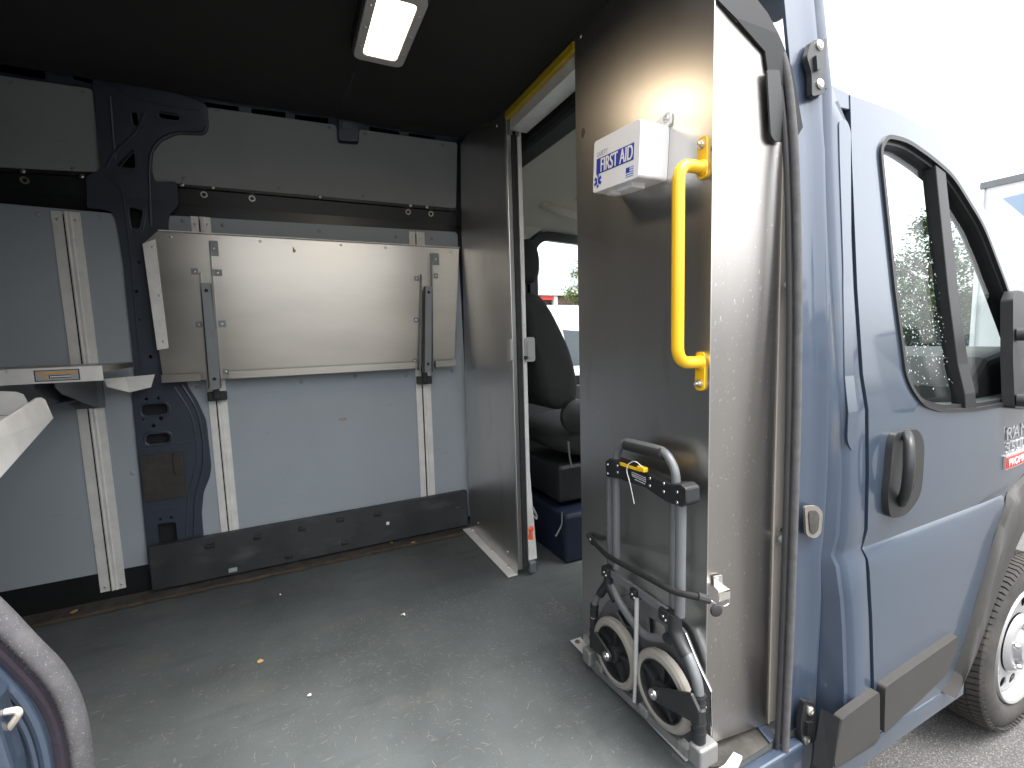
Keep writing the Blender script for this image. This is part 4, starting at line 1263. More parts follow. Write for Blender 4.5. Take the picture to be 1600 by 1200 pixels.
pb_ = [at(x, y, 1, 1.615) for x, y in ((-150, 606), (0, 611), (24, 612), (36, 616), (43, 628), (45, 648), (-150, 652))]
hexa(b, pb_, [v+Vector((0, .002, 0)) for v in pb_]); obj('back_lip', b, 'rail_metal', tray, flat=True)
bulk['kind'] = 'thing'

# ================================================================ CEILING LAMP
LZ = 1.872
lx0, lx1, ly0, ly1 = .236, .379, 1.195, 1.512
lamp = new_thing('ceiling_lamp', ((lx0+lx1)/2, (ly0+ly1)/2, LZ-.03), 'lit rectangular ceiling lamp in a grey screwed frame', 'lamp')
def lplate(b, x0, x1, y0, y1, r_, z0, z1, holes=()):
    plate(b, rpoly([(x0, y0), (x1, y0), (x1, y1), (x0, y1)], r_, 5), lambda a, c, d: Vector((a, c, d)), z0, back=z1, holes=holes)
b = BM(); lplate(b, lx0-.006, lx1+.006, ly0-.006, ly1+.006, .03, LZ-.020, LZ+.03); obj('base', b, 'black_plastic', lamp, bevel=.003)
hole = rpoly([(lx0+.024, ly0+.03), (lx1-.024, ly0+.03), (lx1-.024, ly1-.03), (lx0+.024, ly1-.03)], .016, 5)
b = BM(); lplate(b, lx0, lx1, ly0, ly1, .026, LZ-.030, LZ-.0202, [hole]); fr = obj('frame', b, 'lamp_grey', lamp, bevel=.002)
b = BM(); plate(b, inset(hole, .0005), lambda a, c, d: Vector((a, c, d)), LZ-.026, back=LZ-.0205); obj('lens', b, 'lens_lit', lamp)
for x in (lx0+.011, lx1-.011):
    for y in (ly0+.07, ly1-.07, (ly0+ly1)/2): put('screw', TINY, (x, y, LZ-.030), (R(180), 0, 0), fr)
la = bpy.data.lights.new('lamp_light', 'AREA')
la.shape = 'RECTANGLE'; la.size = lx1-lx0-.05; la.size_y = ly1-ly0-.06; la.energy = .32; la.color = (1, .77, .52)
lo_ = bpy.data.objects.new('lamp_light', la); COL.objects.link(lo_); lo_.parent = lamp
lo_.location = Vector(((lx0+lx1)/2, (ly0+ly1)/2, LZ-.034)) - wpos(lamp)

# ================================================================ FIRST AID BOX
fx = .742
kit = new_thing('first_aid_box', (XB, .95, 1.38), 'white plastic first aid box screwed to the bulkhead', 'first aid box')
Y0, Y1, Z0, Z1 = .862, 1.034, 1.376, 1.497
tilt = .072
def mk(y, z, x):                            # slightly crooked on the wall
    dy, dz = y-.95, z-1.436
    return Vector((x, .95+dy*math.cos(tilt)-dz*math.sin(tilt), 1.436+dz*math.cos(tilt)+dy*math.sin(tilt)))
rp = rpoly([(Y0, Z0), (Y1, Z0), (Y1, Z1), (Y0, Z1)], .008, 4)
b = BM(); plate(b, rp, lambda a, c, d: mk(a, c, d), fx+.040, back=XB-.002); kb = obj('box_base', b, 'white_plastic', kit, bevel=.003)
b = BM(); plate(b, inset(rp, -.0015), lambda a, c, d: mk(a, c, d), fx, back=fx+.0395); kl = obj('box_lid', b, 'white_plastic', kit, bevel=.004, seg=3)
b = BM(); plate(b, rpoly([(.885, Z1-.004), (.975, Z1-.004), (.935, Z1+.018), (.905, Z1+.030), (.885, Z1+.026)], .012, 4), lambda a, c, d: mk(a-.03, c, d), XB-.008, back=XB-.002); hk = obj('hanger_tab', b, 'white_plastic', kit, bevel=.001)
put('screw', BOLT, mk(.868, Z1+.014, XB-.008), TOBULK, hk)
b = BM(); plate(b, rpoly([(.90, Z0-.012), (.955, Z0-.012), (.955, Z0+.006), (.90, Z0+.006)], .004), lambda a, c, d: mk(a, c, d), fx+.015, back=fx+.055); obj('latch', b, 'white_plastic', kit, bevel=.002)
b = BM(); plate(b, rpoly([(.985, Z0-.010), (1.005, Z0-.010), (1.005, Z0+.004), (.985, Z0+.004)], .003), lambda a, c, d: mk(a, c, d), fx+.02, back=fx+.05); obj('latch', b, 'white_plastic', kit, bevel=.002)
def kprint(pts, d, m_, name, parent=kl):
    b = BM(); plate(b, pts, lambda a, c, q: mk(a, c, fx-q), d, back=d-.0004); return obj(name, b, m_, parent, flat=True)
KW = Y1-Y0
def ky(t): return Y1-KW*t                    # t runs left to right as read
def kz(t): return Z1-(Z1-Z0)*t
banner = kprint([(ky(.07), kz(.36)), (ky(.90), kz(.36)), (ky(.90), kz(.665)), (ky(.07), kz(.665))], .0006, 'blue_print', 'title_banner')
def ktext(txt, t, zt_, size, m_, sx, name='lettering'):
    o = text_mesh(txt, size, mk(ky(t), kz(zt_), fx-.0012), .0002, m_, kl, name, rot=(R(90)-0, 0, R(-90)), sx=sx)
    o.rotation_euler = (Matrix.Rotation(tilt, 3, 'X') @ Matrix.Rotation(R(-90), 3, 'Z') @ Matrix.Rotation(R(90), 3, 'X')).to_euler()
    return o
for k in range(3):                          # heavy narrow capitals
    o = ktext('FIRST AID', .165+.007*k, .645, .046, 'white_print', .62)
    o.location.x -= .0003*k
ktext('SAFETY', .08, .325, .0165, 'grey_print', .8)
kprint([(ky(.755), kz(.77)), (ky(.905), kz(.77)), (ky(.905), kz(.945)), (ky(.755), kz(.945))], .0006, 'blue_pale', 'flag_print')
kprint([(ky(.755), kz(.77)), (ky(.825), kz(.77)), (ky(.825), kz(.865)), (ky(.755), kz(.865))], .0010, 'blue_print', 'flag_canton')
for k in range(4):
    z_ = .79+.042*k
    kprint([(ky(.83 if z_ < .865 else .76), kz(z_)), (ky(.90), kz(z_)), (ky(.90), kz(z_+.016)), (ky(.83 if z_ < .865 else .76), kz(z_+.016))], .0010, 'white_print', 'flag_stripe')
for a in (90, 30, 150):                      # six-armed medical star
    cy, cz = ky(.115), kz(.80)
    ca, sa = math.cos(R(a)), math.sin(R(a))
    L_, w_ = .0155, .0036
    kprint([(cy+ca*L_-sa*w_, cz+sa*L_+ca*w_), (cy+ca*L_+sa*w_, cz+sa*L_-ca*w_), (cy-ca*L_+sa*w_, cz-sa*L_-ca*w_), (cy-ca*L_-sa*w_, cz-sa*L_+ca*w_)], .0006+.0003*(a/90), 'blue_print', 'star_arm')
b = BM(); tube(b, [mk(ky(.115), kz(.72), fx-.0014), mk(ky(.120), kz(.77), fx-.0014), mk(ky(.108), kz(.80), fx-.0014), mk(ky(.12), kz(.83), fx-.0014), mk(ky(.115), kz(.88), fx-.0014)], .0008, 6); obj('star_staff', b, 'white_print', kl)

# ================================================================ YELLOW GRAB BAR
gb = new_thing('grab_bar', (XB, .76, .93), 'bright yellow bent tube grab bar bolted upright on the bulkhead edge', 'grab bar')
YG = .7605
b = BM()
gpath = [(XB-.004, YG, 1.365), (XB-.076, YG-.004, 1.362), (XB-.076, YG-.004, .954), (XB-.004, YG, .951)]
tube(b, fillet(gpath, .055, 8), .0132, 16); gt = obj('bar', b, 'yellow_paint', gb)
for zc, z0, z1 in ((1.365, 1.342, 1.428), (.951, .888, .974)):
    b = BM()
    plate(b, slot2((YG, (z0+z1)/2), .026, z1-z0, 6), mbulk, .0065, back=.0016); gp = obj('mounting_plate', b, 'yellow_paint', gb, bevel=.0015)
    zb = z1-.016 if zc > 1.2 else z0+.016
    b = BM()
    lathe(b, (XB-.0066, YG, zb), (-1, 0, 0), [(.0095, 0), (.0095, .0015), (.0065, .002), (.0065, .007), (.0035, .0075), (.0035, .014), (.0022, .0145), (0, .012)], 12); obj('bolt', b, 'zinc', gp)
    b = BM(); lathe(b, (XB-.0066, YG, zc), (-1, 0, 0), [(.017, 0), (.0165, .003), (.0135, .006)], 16, cap=False); obj('weld_collar', b, 'yellow_paint', gp)

# ================================================================ FOLDING HAND TRUCK
ht = new_thing('hand_truck', (XB-.06, .95, .01), 'folded grey hand truck with two small wheels strapped against the bulkhead', 'hand truck')
def T(x, y, off): return B(x, y, off)
# toe plate, folded up flat, with cut-outs
toe = yz([(925, 1020), (934, 965), (950, 938), (1000, 925), (1070, 985), (1093, 1043), (1111, 1080), (1111, 1181), (1088, 1190)], .016)
th_ = [rpoly(yz([(962, 955), (992, 950), (1000, 985), (975, 978)], .016), .01), rpoly(yz([(1012, 962), (1040, 978), (1040, 1000), (1014, 1002)], .016), .01),
       rpoly(yz([(1016, 1012), (1048, 1018), (1068, 1060), (1030, 1040)], .016), .01), rpoly(yz([(948, 985), (960, 985), (952, 1000), (944, 1000)], .016), .005)]
b = BM(); plate(b, rpoly(toe, .015), mbulk, .018, holes=th_, back=.010); tpl = obj('toe_plate', b, 'truck_grey', ht, bevel=.001)
ed = [T(x, y, .02) for x, y in ((1071, 989), (1093, 1043), (1111, 1080), (1112, 1130), (1112, 1181))]
b = BM(); tube(b, ed, .0028, 8); obj('toe_edge', b, 'chrome', tpl)
for k in range(22):                         # grip ribs along the plate's right border
    t = k/22
    p = Vector((0, 0, 0))
    y_, z_ = B(1103, 1085+t*85, .018).y, B(1103, 1085+t*85, .018).z
    b = BM(); box(b, (XB-.0205, y_-.008, z_-.0012), (XB-.018, y_+.010, z_+.0012)); obj('grip_rib', b, 'bracket_metal', tpl, flat=True)
# base rail and feet
b = BM(); bar(b, T(918, 1032, .045), T(1090, 1190, .055), .022, .012, upd=(1, 0, 0)); br_ = obj('base_rail', b, 'foot_alloy', ht, bevel=.002)
b = BM(); p = T(924, 1022, .05); box(b, p-Vector((.022, .020, .025)), p+Vector((.016, .018, .022))); obj('foot', b, 'foot_alloy', br_, bevel=.006, seg=3)
b = BM(); p = T(1098, 1172, .052); box(b, p-Vector((.028, .020, .026)), p+Vector((.028, .016, .022))); obj('foot', b, 'foot_alloy', br_, bevel=.006, seg=3)
for k, (x, y) in enumerate(((940, 1040), (1072, 1168), (1010, 1108))):
    b = BM(); p = T(x, y, .055); box(b, p-Vector((.014, .016, .012)), p+Vector((.008, .016, .012))); obj('rail_bracket', b, 'foot_alloy', br_, bevel=.004)
# frame tubes
def tb(name, px, r_, m_='truck_grey', f=.03, parent=ht, n=12, **k):
    b = BM(); tube(b, fillet([T(*q) for q in px], f, 6), r_, n, **k); return obj(name, b, m_, parent)
hnd = tb('handle_tube', [(963, 888, .052), (963, 706, .052), (976, 689, .052), (1040, 705, .052), (1056, 735, .052), (1056, 765, .052)], .0105, f=.035)
tb('frame_tube', [(952, 745, .040), (953, 888, .040)], .0085)
tb('frame_tube', [(1052, 775, .040), (1051, 950, .040)], .0085)
tb('frame_tube', [(1064, 785, .052), (1062, 962, .052)], .0125)
tb('handle_grip', [(979, 694.5, .052), (1037, 709, .052)], .0150, 'foam', parent=hnd)
# upper cross piece
cb = yz([(947.5, 720), (954, 716), (970, 722), (1012, 739), (1048, 755), (1066, 756), (1074, 763), (1075, 787), (1066, 792), (1043, 784), (1010, 762), (968, 748), (949, 745)], .065)
b = BM(); plate(b, cb, mbulk, .070, back=.028); xb_ = obj('cross_piece', b, 'black_plastic', ht, bevel=.004)
for x, y in ((297, 282), (297, 343), (363, 290), (363, 335), (580, 375), (580, 425), (673, 410), (673, 465), (762, 467), (762, 537)):
    put('rivet', TINY, T(880+x/4.286, 660+y/4.286, .070), TOBULK, xb_)
b = BM(); plate(b, rpoly(yz([(969, 722), (1000, 733), (1001, 737), (970, 727)], .072), .001), mbulk, .074, back=.0702); obj('release_strip', b, 'yellow_paint', xb_, bevel=.0005)
b = BM(); p = T(1004, 732.5, .074); box(b, p-Vector((.008, .014, .006)), p+Vector((.006, .013, .006))); obj('release_button', b, 'yellow_paint', xb_, bevel=.003)
for k, (x0, y0, x1, y1) in enumerate(((987, 737.5, 1009, 747), (987, 740.5, 1009, 750), (988, 743.5, 1009, 753), (992, 749, 1008, 756.5))):
    b = BM(); bar(b, T(x0, y0, .0704), T(x1, y1, .0704), .0007, .0010, upd=(0, 0, 1)); obj('caution_print', b, 'white_print', xb_, flat=True)
b = BM(); tube(b, fillet([T(*q) for q in ((1004, 730, .082), (992, 719, .085), (980, 726, .085), (979, 738, .080), (984, 752, .080), (991, 787, .075))], .02, 5), .0011, 6)
obj('cable_tie', b, 'white_print', xb_)
# lower cross bar with hinges
lb = obj
b = BM(); bar(b, T(956, 896, .06), T(1044, 957, .06), .010, .020, upd=(0, 0, 1)); lc = obj('hinge_bar', b, 'truck_grey', ht, bevel=.002)
for x, y, w_ in ((950, 892, .015), (994, 926, .011), (1043, 960, .018)):
    p = T(x, y, .062)
    b = BM(); box(b, p-Vector((.014, w_, .017)), p+Vector((.014, w_, .013))); hb = obj('hinge_block', b, 'black_plastic', lc, bevel=.004)
    put('rivet', TINY, p+Vector((-.0143, 0, 0)), TOBULK, hb); put('rivet', TINY, p+Vector((-.0143, -.008, -.006)), TOBULK, hb)
tb('strut_rod', [(995, 936, .078), (993, 1052, .074)], .0058, 'off_white')
tb('strut_rod', [(993, 1052, .074), (991, 1096, .070)], .0046, 'off_white')
# curved fork tubes and joints
tb('fork_tube', [(956, 915, .05), (967, 940, .055), (990, 975, .055), (1010, 995, .055), (1048, 998, .055)], .0100, f=.05)
tb('fork_tube', [(948, 915, .05), (934, 930, .055), (929, 945, .055)], .0095, f=.03)
tb('fork_tube', [(1066, 1005, .055), (1078, 1030, .06), (1090, 1065, .06), (1092, 1085, .06)], .0115, f=.05)
tb('elbow_joint', [(952, 893, .055), (950, 912, .055), (958, 928, .055), (963, 938, .055)], [.012]*2+[.0135]*12+[.0115]*2 if False else .0135, 'black_plastic', f=.02)
tb('elbow_joint', [(950, 910, .055), (938, 928, .055)], .0125, 'black_plastic')
tb('elbow_joint', [(1055, 958, .058), (1054, 985, .060), (1064, 1008, .060), (1073, 1024, .060)], .0165, 'black_plastic', f=.03)
tb('elbow_joint', [(1060, 990, .058), (1043, 998, .057)], .0135, 'black_plastic')
for px, r_ in (([(929, 943, .055), (927, 1010, .055)], .0115), ([(1091, 1082, .06), (1092, 1156, .06)], .0150)):
    sl = tb('axle_sleeve', px, r_, 'black_plastic')
    a_, c_ = T(*px[0]), T(*px[1])
    for t in (.06, .2, .34, .62, .8):
        b = BM(); tube(b, [a_.lerp(c_, t-.025), a_.lerp(c_, t+.025)], r_*1.12, 14); obj('sleeve_ring', b, 'black_plastic', sl)
    b = BM(); tube(b, [a_.lerp(c_, .28), a_.lerp(c_, .30)], r_*1.16, 14); obj('spring_ring', b, 'chrome', sl)
# wheels: pale grey tyre, black spoked hub
for (cx, cy, fork) in ((963, 1019, (929, 1000)), (1037, 1077, (1088, 1110))):
    c = T(cx, cy, .055)
    we = empty('wheel', c); we.parent = ht; we.location = c - wpos(ht)
    RW = .093
    b = BM(); lathe(b, c, (-1, 0, 0), [(.072, -.012), (.078, -.015), (.088, -.013), (RW, -.006), (RW, .006), (.088, .013), (.078, .015), (.072, .012)], 48, ref=(0, 0, 1), cap=False); obj('tyre', b, 'tyre_grey', we)
    b = BM()
    lathe(b, c, (-1, 0, 0), [(.073, -.010), (.073, .012), (.069, .012), (.066, .004), (.066, -.006)], 40, cap=False, ref=(0, 0, 1))
    lathe(b, c, (-1, 0, 0), [(.0, -.012), (.024, -.012), (.024, .016), (.018, .020), (.0, .020)], 24, ref=(0, 0, 1))
    for k in range(5):
        a = 2*math.pi*k/5 + .4
        d = Vector((0, math.cos(a), math.sin(a)))
        bar(b, c+d*.02, c+d*.068, .012, .016, upd=(1, 0, 0))
    disc = [(math.cos(2*math.pi*k/32)*.0665, math.sin(2*math.pi*k/32)*.0665) for k in range(32)]
    plate(b, disc, lambda a, z, d: c+Vector((-d, a, z)), -.004, back=-.007)
    hub = obj('hub', b, 'black_plastic', we)
    q = T(*fork, .085)
    b = BM()
    p0 = c+Vector((-.030, 0, 0))
    dv = (q-p0); dv.x = 0; dn = dv.normalized(); pn = Vector((0, -dn.z, dn.y))
    pts = [p0-dn*.016+pn*.010, p0+pn*.018, q+pn*.030, q+dn*.012, q-pn*.034, p0-pn*.016, p0-dn*.016-pn*.008]
    hexa(b, [v+Vector((-.004, 0, 0)) for v in pts], [v+Vector((.006, 0, 0)) for v in pts]); fk = obj('fork_arm', b, 'black_plastic', we, bevel=.004)
    b = BM(); lathe(b, p0+Vector((-.004, 0, 0)), (-1, 0, 0), [(.013, 0), (.012, .004), (.005, .005), (.005, .008), (0, .009)], 16); obj('axle_cap', b, 'steel', fk)

# strap that holds it and the hook on the corner
stp = new_thing('bungee_strap', (XB-.08, .95, .3), 'black bungee strap stretched across the hand truck', 'strap')
b = BM()
sp_ = [(923, 841, .012), (928, 848, .03), (950, 870, .078), (985, 888, .078), (1020, 907, .078), (1053, 925, .075), (1080, 931, .06), (1106, 935, .030)]
tube(b, fillet([T(*q) for q in sp_], .04, 5), .0075, 12, flat=.75); obj('cord', b, 'webbing', stp)
b = BM(); tube(b, [T(919, 836, .010), T(927, 848, .022)], .0085, 10); ek = obj('end_knob', b, 'rubber', stp)
put('rivet', TINY, T(922, 843, .026), TOBULK, ek)
b = BM(); tube(b, [T(1090, 932, .05), T(1108, 937, .026)], .0095, 10); obj('end_knob', b, 'rubber', stp)
hk_ = new_thing('tie_hook', (XB+.02, YN-.02, .3), 'small bent metal tie hook with black knob screwed on the panel corner', 'hook')
def Q(x, y, d): return at(x, y, 1, YN-d)
b = BM()
prof = [Q(1114, 902, .003), Q(1124, 900, .003), Q(1126, 912, .003), Q(1140, 926, .03), Q(1140, 936, .03), Q(1124, 930, .03), Q(1116, 914, .003)]
a4 = [Q(1114, 900, .002), Q(1127, 898, .002), Q(1128, 916, .002), Q(1115, 918, .002)]
hexa(b, a4, [v+Vector((0, -.003, 0)) for v in a4])
a5 = [Q(1115, 915, .004), Q(1128, 912, .004), Q(1141, 921, .035), Q(1124, 926, .035)]
hexa(b, a5, [v+Vector((0, 0, -.003)) for v in a5])
a6 = [Q(1124, 926, .035), Q(1141, 921, .035), Q(1141, 935, .035), Q(1125, 940, .035)]
hexa(b, a6, [v+Vector((0, .003, 0)) for v in a6])
obj('hook_bracket', b, 'zinc', hk_, flat=True)
put('screw', RIVET, Q(1121, 905, .0055), TOWALL, hk_)
b = BM(); tube(b, fillet([Q(*q) for q in ((1106, 936, .02), (1116, 942, .03), (1132, 948, .03), (1140, 942, .03), (1138, 934, .03))], .01, 4), .0016, 8); obj('wire_hook', b, 'chrome', hk_)
b = BM(); tube(b, fillet([Q(*q) for q in ((1106, 933, .02), (1113, 940, .03), (1120, 947, .03))], .01, 4), .0016, 8); obj('wire_hook', b, 'chrome', hk_)
b = BM(); lathe(b, Q(1118, 953, .03), (-.3, -1, 0), [(.0135, 0), (.0145, .003), (.013, .006), (.006, .008), (0, .008)], 18); obj('knob', b, 'rubber', hk_)

# ================================================================ DRIVER SEAT
seat = new_thing('driver_seat', (1.2, 1.93, .2), 'black cloth driver seat with headrest seen through the doorway', 'seat')
YA, YB_ = 1.79, 2.24
front = [at(x, y, 1, YA) for x, y in ((832, 452), (846, 462), (862, 486), (878, 516), (893, 545), (905, 585), (912, 640))]
pf = [(p.x, p.z) for p in front]
prof = [(pf[0][0]-.10, pf[0][1]-.02)] + pf + [(pf[-1][0]-.22, pf[-1][1]-.02), (pf[3][0]-.17, pf[3][1])]
def lathed_block(name, prof, y0, y1, m_, parent, bev, crown=.0, pinch=.03):
    """profile swept across, narrower at the ends so that the edges are full and round"""
    b = BM()
    cx = sum(p[0] for p in prof)/len(prof); cz = sum(p[1] for p in prof)/len(prof)
    st_ = []
    for t, s in ((0, .80), (.06, .92), (.18, 1.0), (.5, .985), (.82, 1.0), (.94, .92), (1, .80)):
        st_.append([b.verts.new((cx+(x-cx)*s, y0+(y1-y0)*t, cz+(z-cz)*(s*.4+.6))) for x, z in prof])
    for u, v in zip(st_, st_[1:]):
        for i in range(len(u)): b.faces.new((u[i], u[(i+1) % len(u)], v[(i+1) % len(u)], v[i]))
    b.faces.new(st_[0][::-1]); b.faces.new(st_[-1])
    o = obj(name, b, m_, parent)
    for p in o.data.polygons: p.use_smooth = True
    sub = o.modifiers.new('sub', 'SUBSURF'); sub.levels = 2; sub.render_levels = 2
    return o
lathed_block('backrest', prof, YA-.02, YB_, 'seat_cloth', seat, .04)
hpf = [(p.x, p.z) for p in (at(x, y, 1, 1.80) for x, y in ((830, 367), (842, 374), (850, 400), (849, 430), (840, 444), (826, 441)))]
hprof = hpf + [(hpf[0][0]-.085, hpf[-1][1]+.03), (hpf[0][0]-.07, hpf[0][1]-.03)]
lathed_block('headrest', hprof, 1.81, 2.12, 'seat_cloth', seat, .03)
for y in (1.86, 1.99):
    p = at(828, 440, 1, y)
    b = BM(); tube(b, [(hpf[0][0]-.02, y, hpf[-1][1]+.05), (hpf[0][0]-.01, y, pf[0][1]-.05)], .009, 8); obj('headrest_post', b, 'black_plastic', seat)
lathed_block('cushion', [(1.06, .44), (1.06, .58), (1.19, .62), (1.59, .63), (1.66, .58), (1.64, .46)], 1.76, 2.22, 'seat_cloth', seat, .04)
b = BM(); box(b, (1.08, 1.80, .25), (1.52, 2.18, .43)); obj('seat_frame', b, 'black_plastic', seat, bevel=.02)
b = BM(); box(b, (1.06, 1.72, .0), (1.62, 2.24, .225)); obj('pedestal', b, mat('pedestal_blue', (.010, .016, .036), .5, 0, .15, 12), seat, bevel=.015)
b = BM(); lathe(b, at(901, 650, 1, 1.75), (0, -1, 0), [(.075, -.02), (.075, .005), (.06, .012), (0, .014)], 24); obj('recline_knob', b, 'grey_plastic', seat)
b = BM(); p0 = at(852, 775, 1, 1.66)
tube(b, fillet([at(x, y, 1, 1.745) for x, y in ((888, 690), (890, 715), (893, 730))], .01), .004, 6)
tube(b, fillet([at(x, y, 1, 1.715) for x, y in ((878, 800), (878, 820), (868, 838))], .02), .004, 6); obj('cable', b, 'bracket_metal', seat)
b = BM(); tube(b, fillet([at(x, y, 1, 1.715) for x, y in ((832, 792), (839, 806), (838, 812), (834, 806))], .01), .004, 6); obj('belt_ring', b, 'steel', seat)
tag_ = new_thing('safety_tag', at(830, 836, 1, 1.66), 'small orange plastic tag near the floor in the doorway', 'tag')
b = BM(); c = at(829.5, 827, 1, 1.66); d = at(829, 842, 1, 1.66)
lathe(b, c, (.3, -1, 0), [(.012, -.004), (.014, 0), (.010, .006), (0, .008)], 12)
tube(b, [c, d], [.006, .011], 10); obj('tag_body', b, 'orange', tag_)

# ================================================================ LITTER ON THE FLOOR
def scrap(name, x, y, r_, m_, label, cat, seed, z=.004, h=.004, plane=None):
    random.seed(seed)
    c = FL(x, y, z)
    b = BM()
    n = 7
    lo2 = [c+Vector((math.cos(2*math.pi*k/n)*r_*random.uniform(.5, 1.2), math.sin(2*math.pi*k/n)*r_*random.uniform(.6, 1.2), random.uniform(0, h))) for k in range(n)]
    hexa(b, lo2, [v+Vector((0, 0, .0012)) for v in lo2])
    return thing(obj(name, b, m_, flat=True), label, cat)
scrap('paper_scrap', 630, 962, .010, 'paper', 'torn white paper scrap lying mid floor', 'scrap', 1, h=.010)
scrap('dry_leaf', 406, 1034, .010, 'leaf_dry', 'curled tan dry leaf bit alone on the left of the floor', 'leaf', 2)
scrap('wood_chip', 484, 1087, .007, 'paper', 'slim pale wood chip on the near floor', 'chip', 3)
scrap('foam_bead', 438, 930, .005, 'paper', 'tiny white bead near the kick guard on the floor', 'bead', 4, h=.006)
scrap('dry_leaf', 115, 957, .014, 'leaf_dry', 'orange brown leaf crumb in the gutter left of the kick guard', 'leaf', 5)
scrap('dry_leaf', 646, 848, .011, 'leaf_dry', 'brown leaf crumb beside the ply edge near the bulkhead', 'leaf', 6)
scrap('dry_leaf', 612, 848, .011, 'leaf_dry', 'brown leaf crumb against the foot of the kick guard', 'leaf', 8)
b = BM(); random.seed(33)
def fibre(x, y, L_):
    a = random.uniform(0, 6.283); k = random.uniform(-1.2, 1.2); w_ = random.uniform(.0003, .00055)
    p = Vector((x, y, .0012)); pr_ = None
    for i in range(4):
        d = Vector((math.cos(a), math.sin(a), 0)); s_ = Vector((-d.y, d.x, 0))*w_
        cur = (b.verts.new(p+s_), b.verts.new(p-s_))
        if pr_: b.faces.new((pr_[0], pr_[1], cur[1], cur[0]))
        pr_ = cur
        p = p+d*L_/3+Vector((0, 0, random.uniform(0, .0006))); a += k/3
for i in range(1100):
    x, y = random.gauss(.38, .36), 1.75-abs(random.gauss(0, .42))
    if -.4 < x < .80 and .75 < y < 2.2: fibre(x, y, random.choice((.004, .006, .008, .012, .018)))
for i in range(130):
    c = FL(872, 953); fibre(random.gauss(c.x, .035), random.gauss(c.y, .045), random.choice((.006, .010, .016)))
ff = obj('floor_fibres', b, 'fibre', flat=True, recalc=False)
ff['kind'] = 'stuff'; ff['label'] = 'pale straw and fibre litter strewn over the floor'; ff['category'] = 'litter'

# ================================================================ OUTSIDE
def tree(name, loc, h, rw, label, m_, seed, n=1500, leaf=.16, base=.3, conifer=False, group=None):
    random.seed(seed)
    loc = Vector(loc)
    t = new_thing(name, loc, label, 'tree', group)
    b = BM()
    tube(b, [loc, loc+Vector((.05*h/5, 0, h*.35)), loc+Vector((0, .04*h/5, h*.9))], [h*.03, h*.022, h*.006], 8)
    limbs = []
    for k in range(9):
        a = random.uniform(0, 6.28); z = h*random.uniform(base, .75)
        e = loc+Vector((math.cos(a)*rw*.75, math.sin(a)*rw*.75, z+h*.14)); limbs.append(e)
        if not conifer: tube(b, [loc+Vector((0, 0, z-h*.06)), (loc+Vector((0, 0, z))).lerp(e, .5), e], [h*.012, h*.008, h*.003], 6)
    obj('trunk', b, 'bark', t)
    b = BM()
    cl = []
    for k in range(34):
        if conifer:
            u = random.random(); r_ = rw*(1-u)*random.uniform(.5, 1); z = h*(base+(1-base)*u)
        else:
            u = random.random(); r_ = rw*math.sqrt(max(0, 1-(2*u-1)**2))*random.uniform(.35, 1); z = h*(base+(1-base)*u)
        a = random.uniform(0, 6.28)
        cl.append((loc+Vector((math.cos(a)*r_, math.sin(a)*r_, z)), rw*random.uniform(.16, .36)))
    for k in range(n):
        c, r_ = random.choice(cl)
        p = c+Vector((random.gauss(0, 1), random.gauss(0, 1), random.gauss(0, .8)))*r_*.55
        u = Vector((random.uniform(-1, 1), random.uniform(-1, 1), random.uniform(-.6, .6))).normalized()
        v = u.cross(Vector((random.uniform(-1, 1), random.uniform(-1, 1), 1))).normalized()
        s = leaf*random.uniform(.5, 1.2)
        b.faces.new([b.verts.new(p+u*s), b.verts.new(p+v*s*.55), b.verts.new(p-u*s), b.verts.new(p-v*s*.55)])
    obj('crown', b, m_, t, flat=True, recalc=False)
    return t
def road_car(name, loc, rz, prof, glassp, wid, wheels, label, cat, m_='white_car', mirrors=None):
    """profile extruded across with rounded sides; side windows, wheels, lamps"""
    M = Matrix.Translation(Vector(loc)) @ Matrix.Rotation(rz, 4, 'Z')
    t = new_thing(name, loc, label, cat)
    def P(x, y, z): return M @ Vector((x, y, z))
    def tum(z): return wid/2*(1-.10*max(0, z-1.0))
    b = BM(); st_ = []
    for s, k in ((-1, .93), (-.96, .985), (-.8, 1), (.8, 1), (.96, .985), (1, .93)):
        st_.append([b.verts.new(P(x*k+(1-k)*prof[0][0], s*tum(z), .35+(z-.35)*k if z > .35 else z)) for x, z in prof])
    for u, v in zip(st_, st_[1:]):
        for i in range(len(u)): b.faces.new((u[i], u[(i+1) % len(u)], v[(i+1) % len(u)], v[i]))
    b.faces.new(st_[0][::-1]); b.faces.new(st_[-1])
    obj('body', b, m_, t)
    for side in (-1, 1):
        for gp in glassp:
            b = BM()
            hexa(b, [P(x, side*(tum(z)-.02), z) for x, z in gp], [P(x, side*(tum(z)+.006), z) for x, z in gp]); obj('side_window', b, 'window_dark', t, flat=True)
        for wx_, wr_ in wheels:
            c = P(wx_, side*(wid/2-.10), wr_)
            ax = (M.to_3x3() @ Vector((0, side, 0)))
            b = BM(); lathe(b, c, ax, [(wr_*.6, -.1), (wr_*.97, -.1), (wr_, -.05), (wr_, .08), (wr_*.95, .11), (wr_*.62, .11)], 24); w_ = obj('wheel', b, 'tyre', t)
            b = BM(); lathe(b, c, ax, [(wr_*.62, .09), (wr_*.5, .07), (wr_*.2, .10), (0, .10)], 20); obj('rim', b, 'rim_white', w_)
    if mirrors:
        for side in (-1, 1):
            b = BM(); c = P(mirrors[0], side*(wid/2+.08), mirrors[1]); box(b, c-Vector((.06, .10, .08)), c+Vector((.06, .10, .08))); obj('wing_mirror', b, 'black_plastic', t, bevel=.03)
    return t
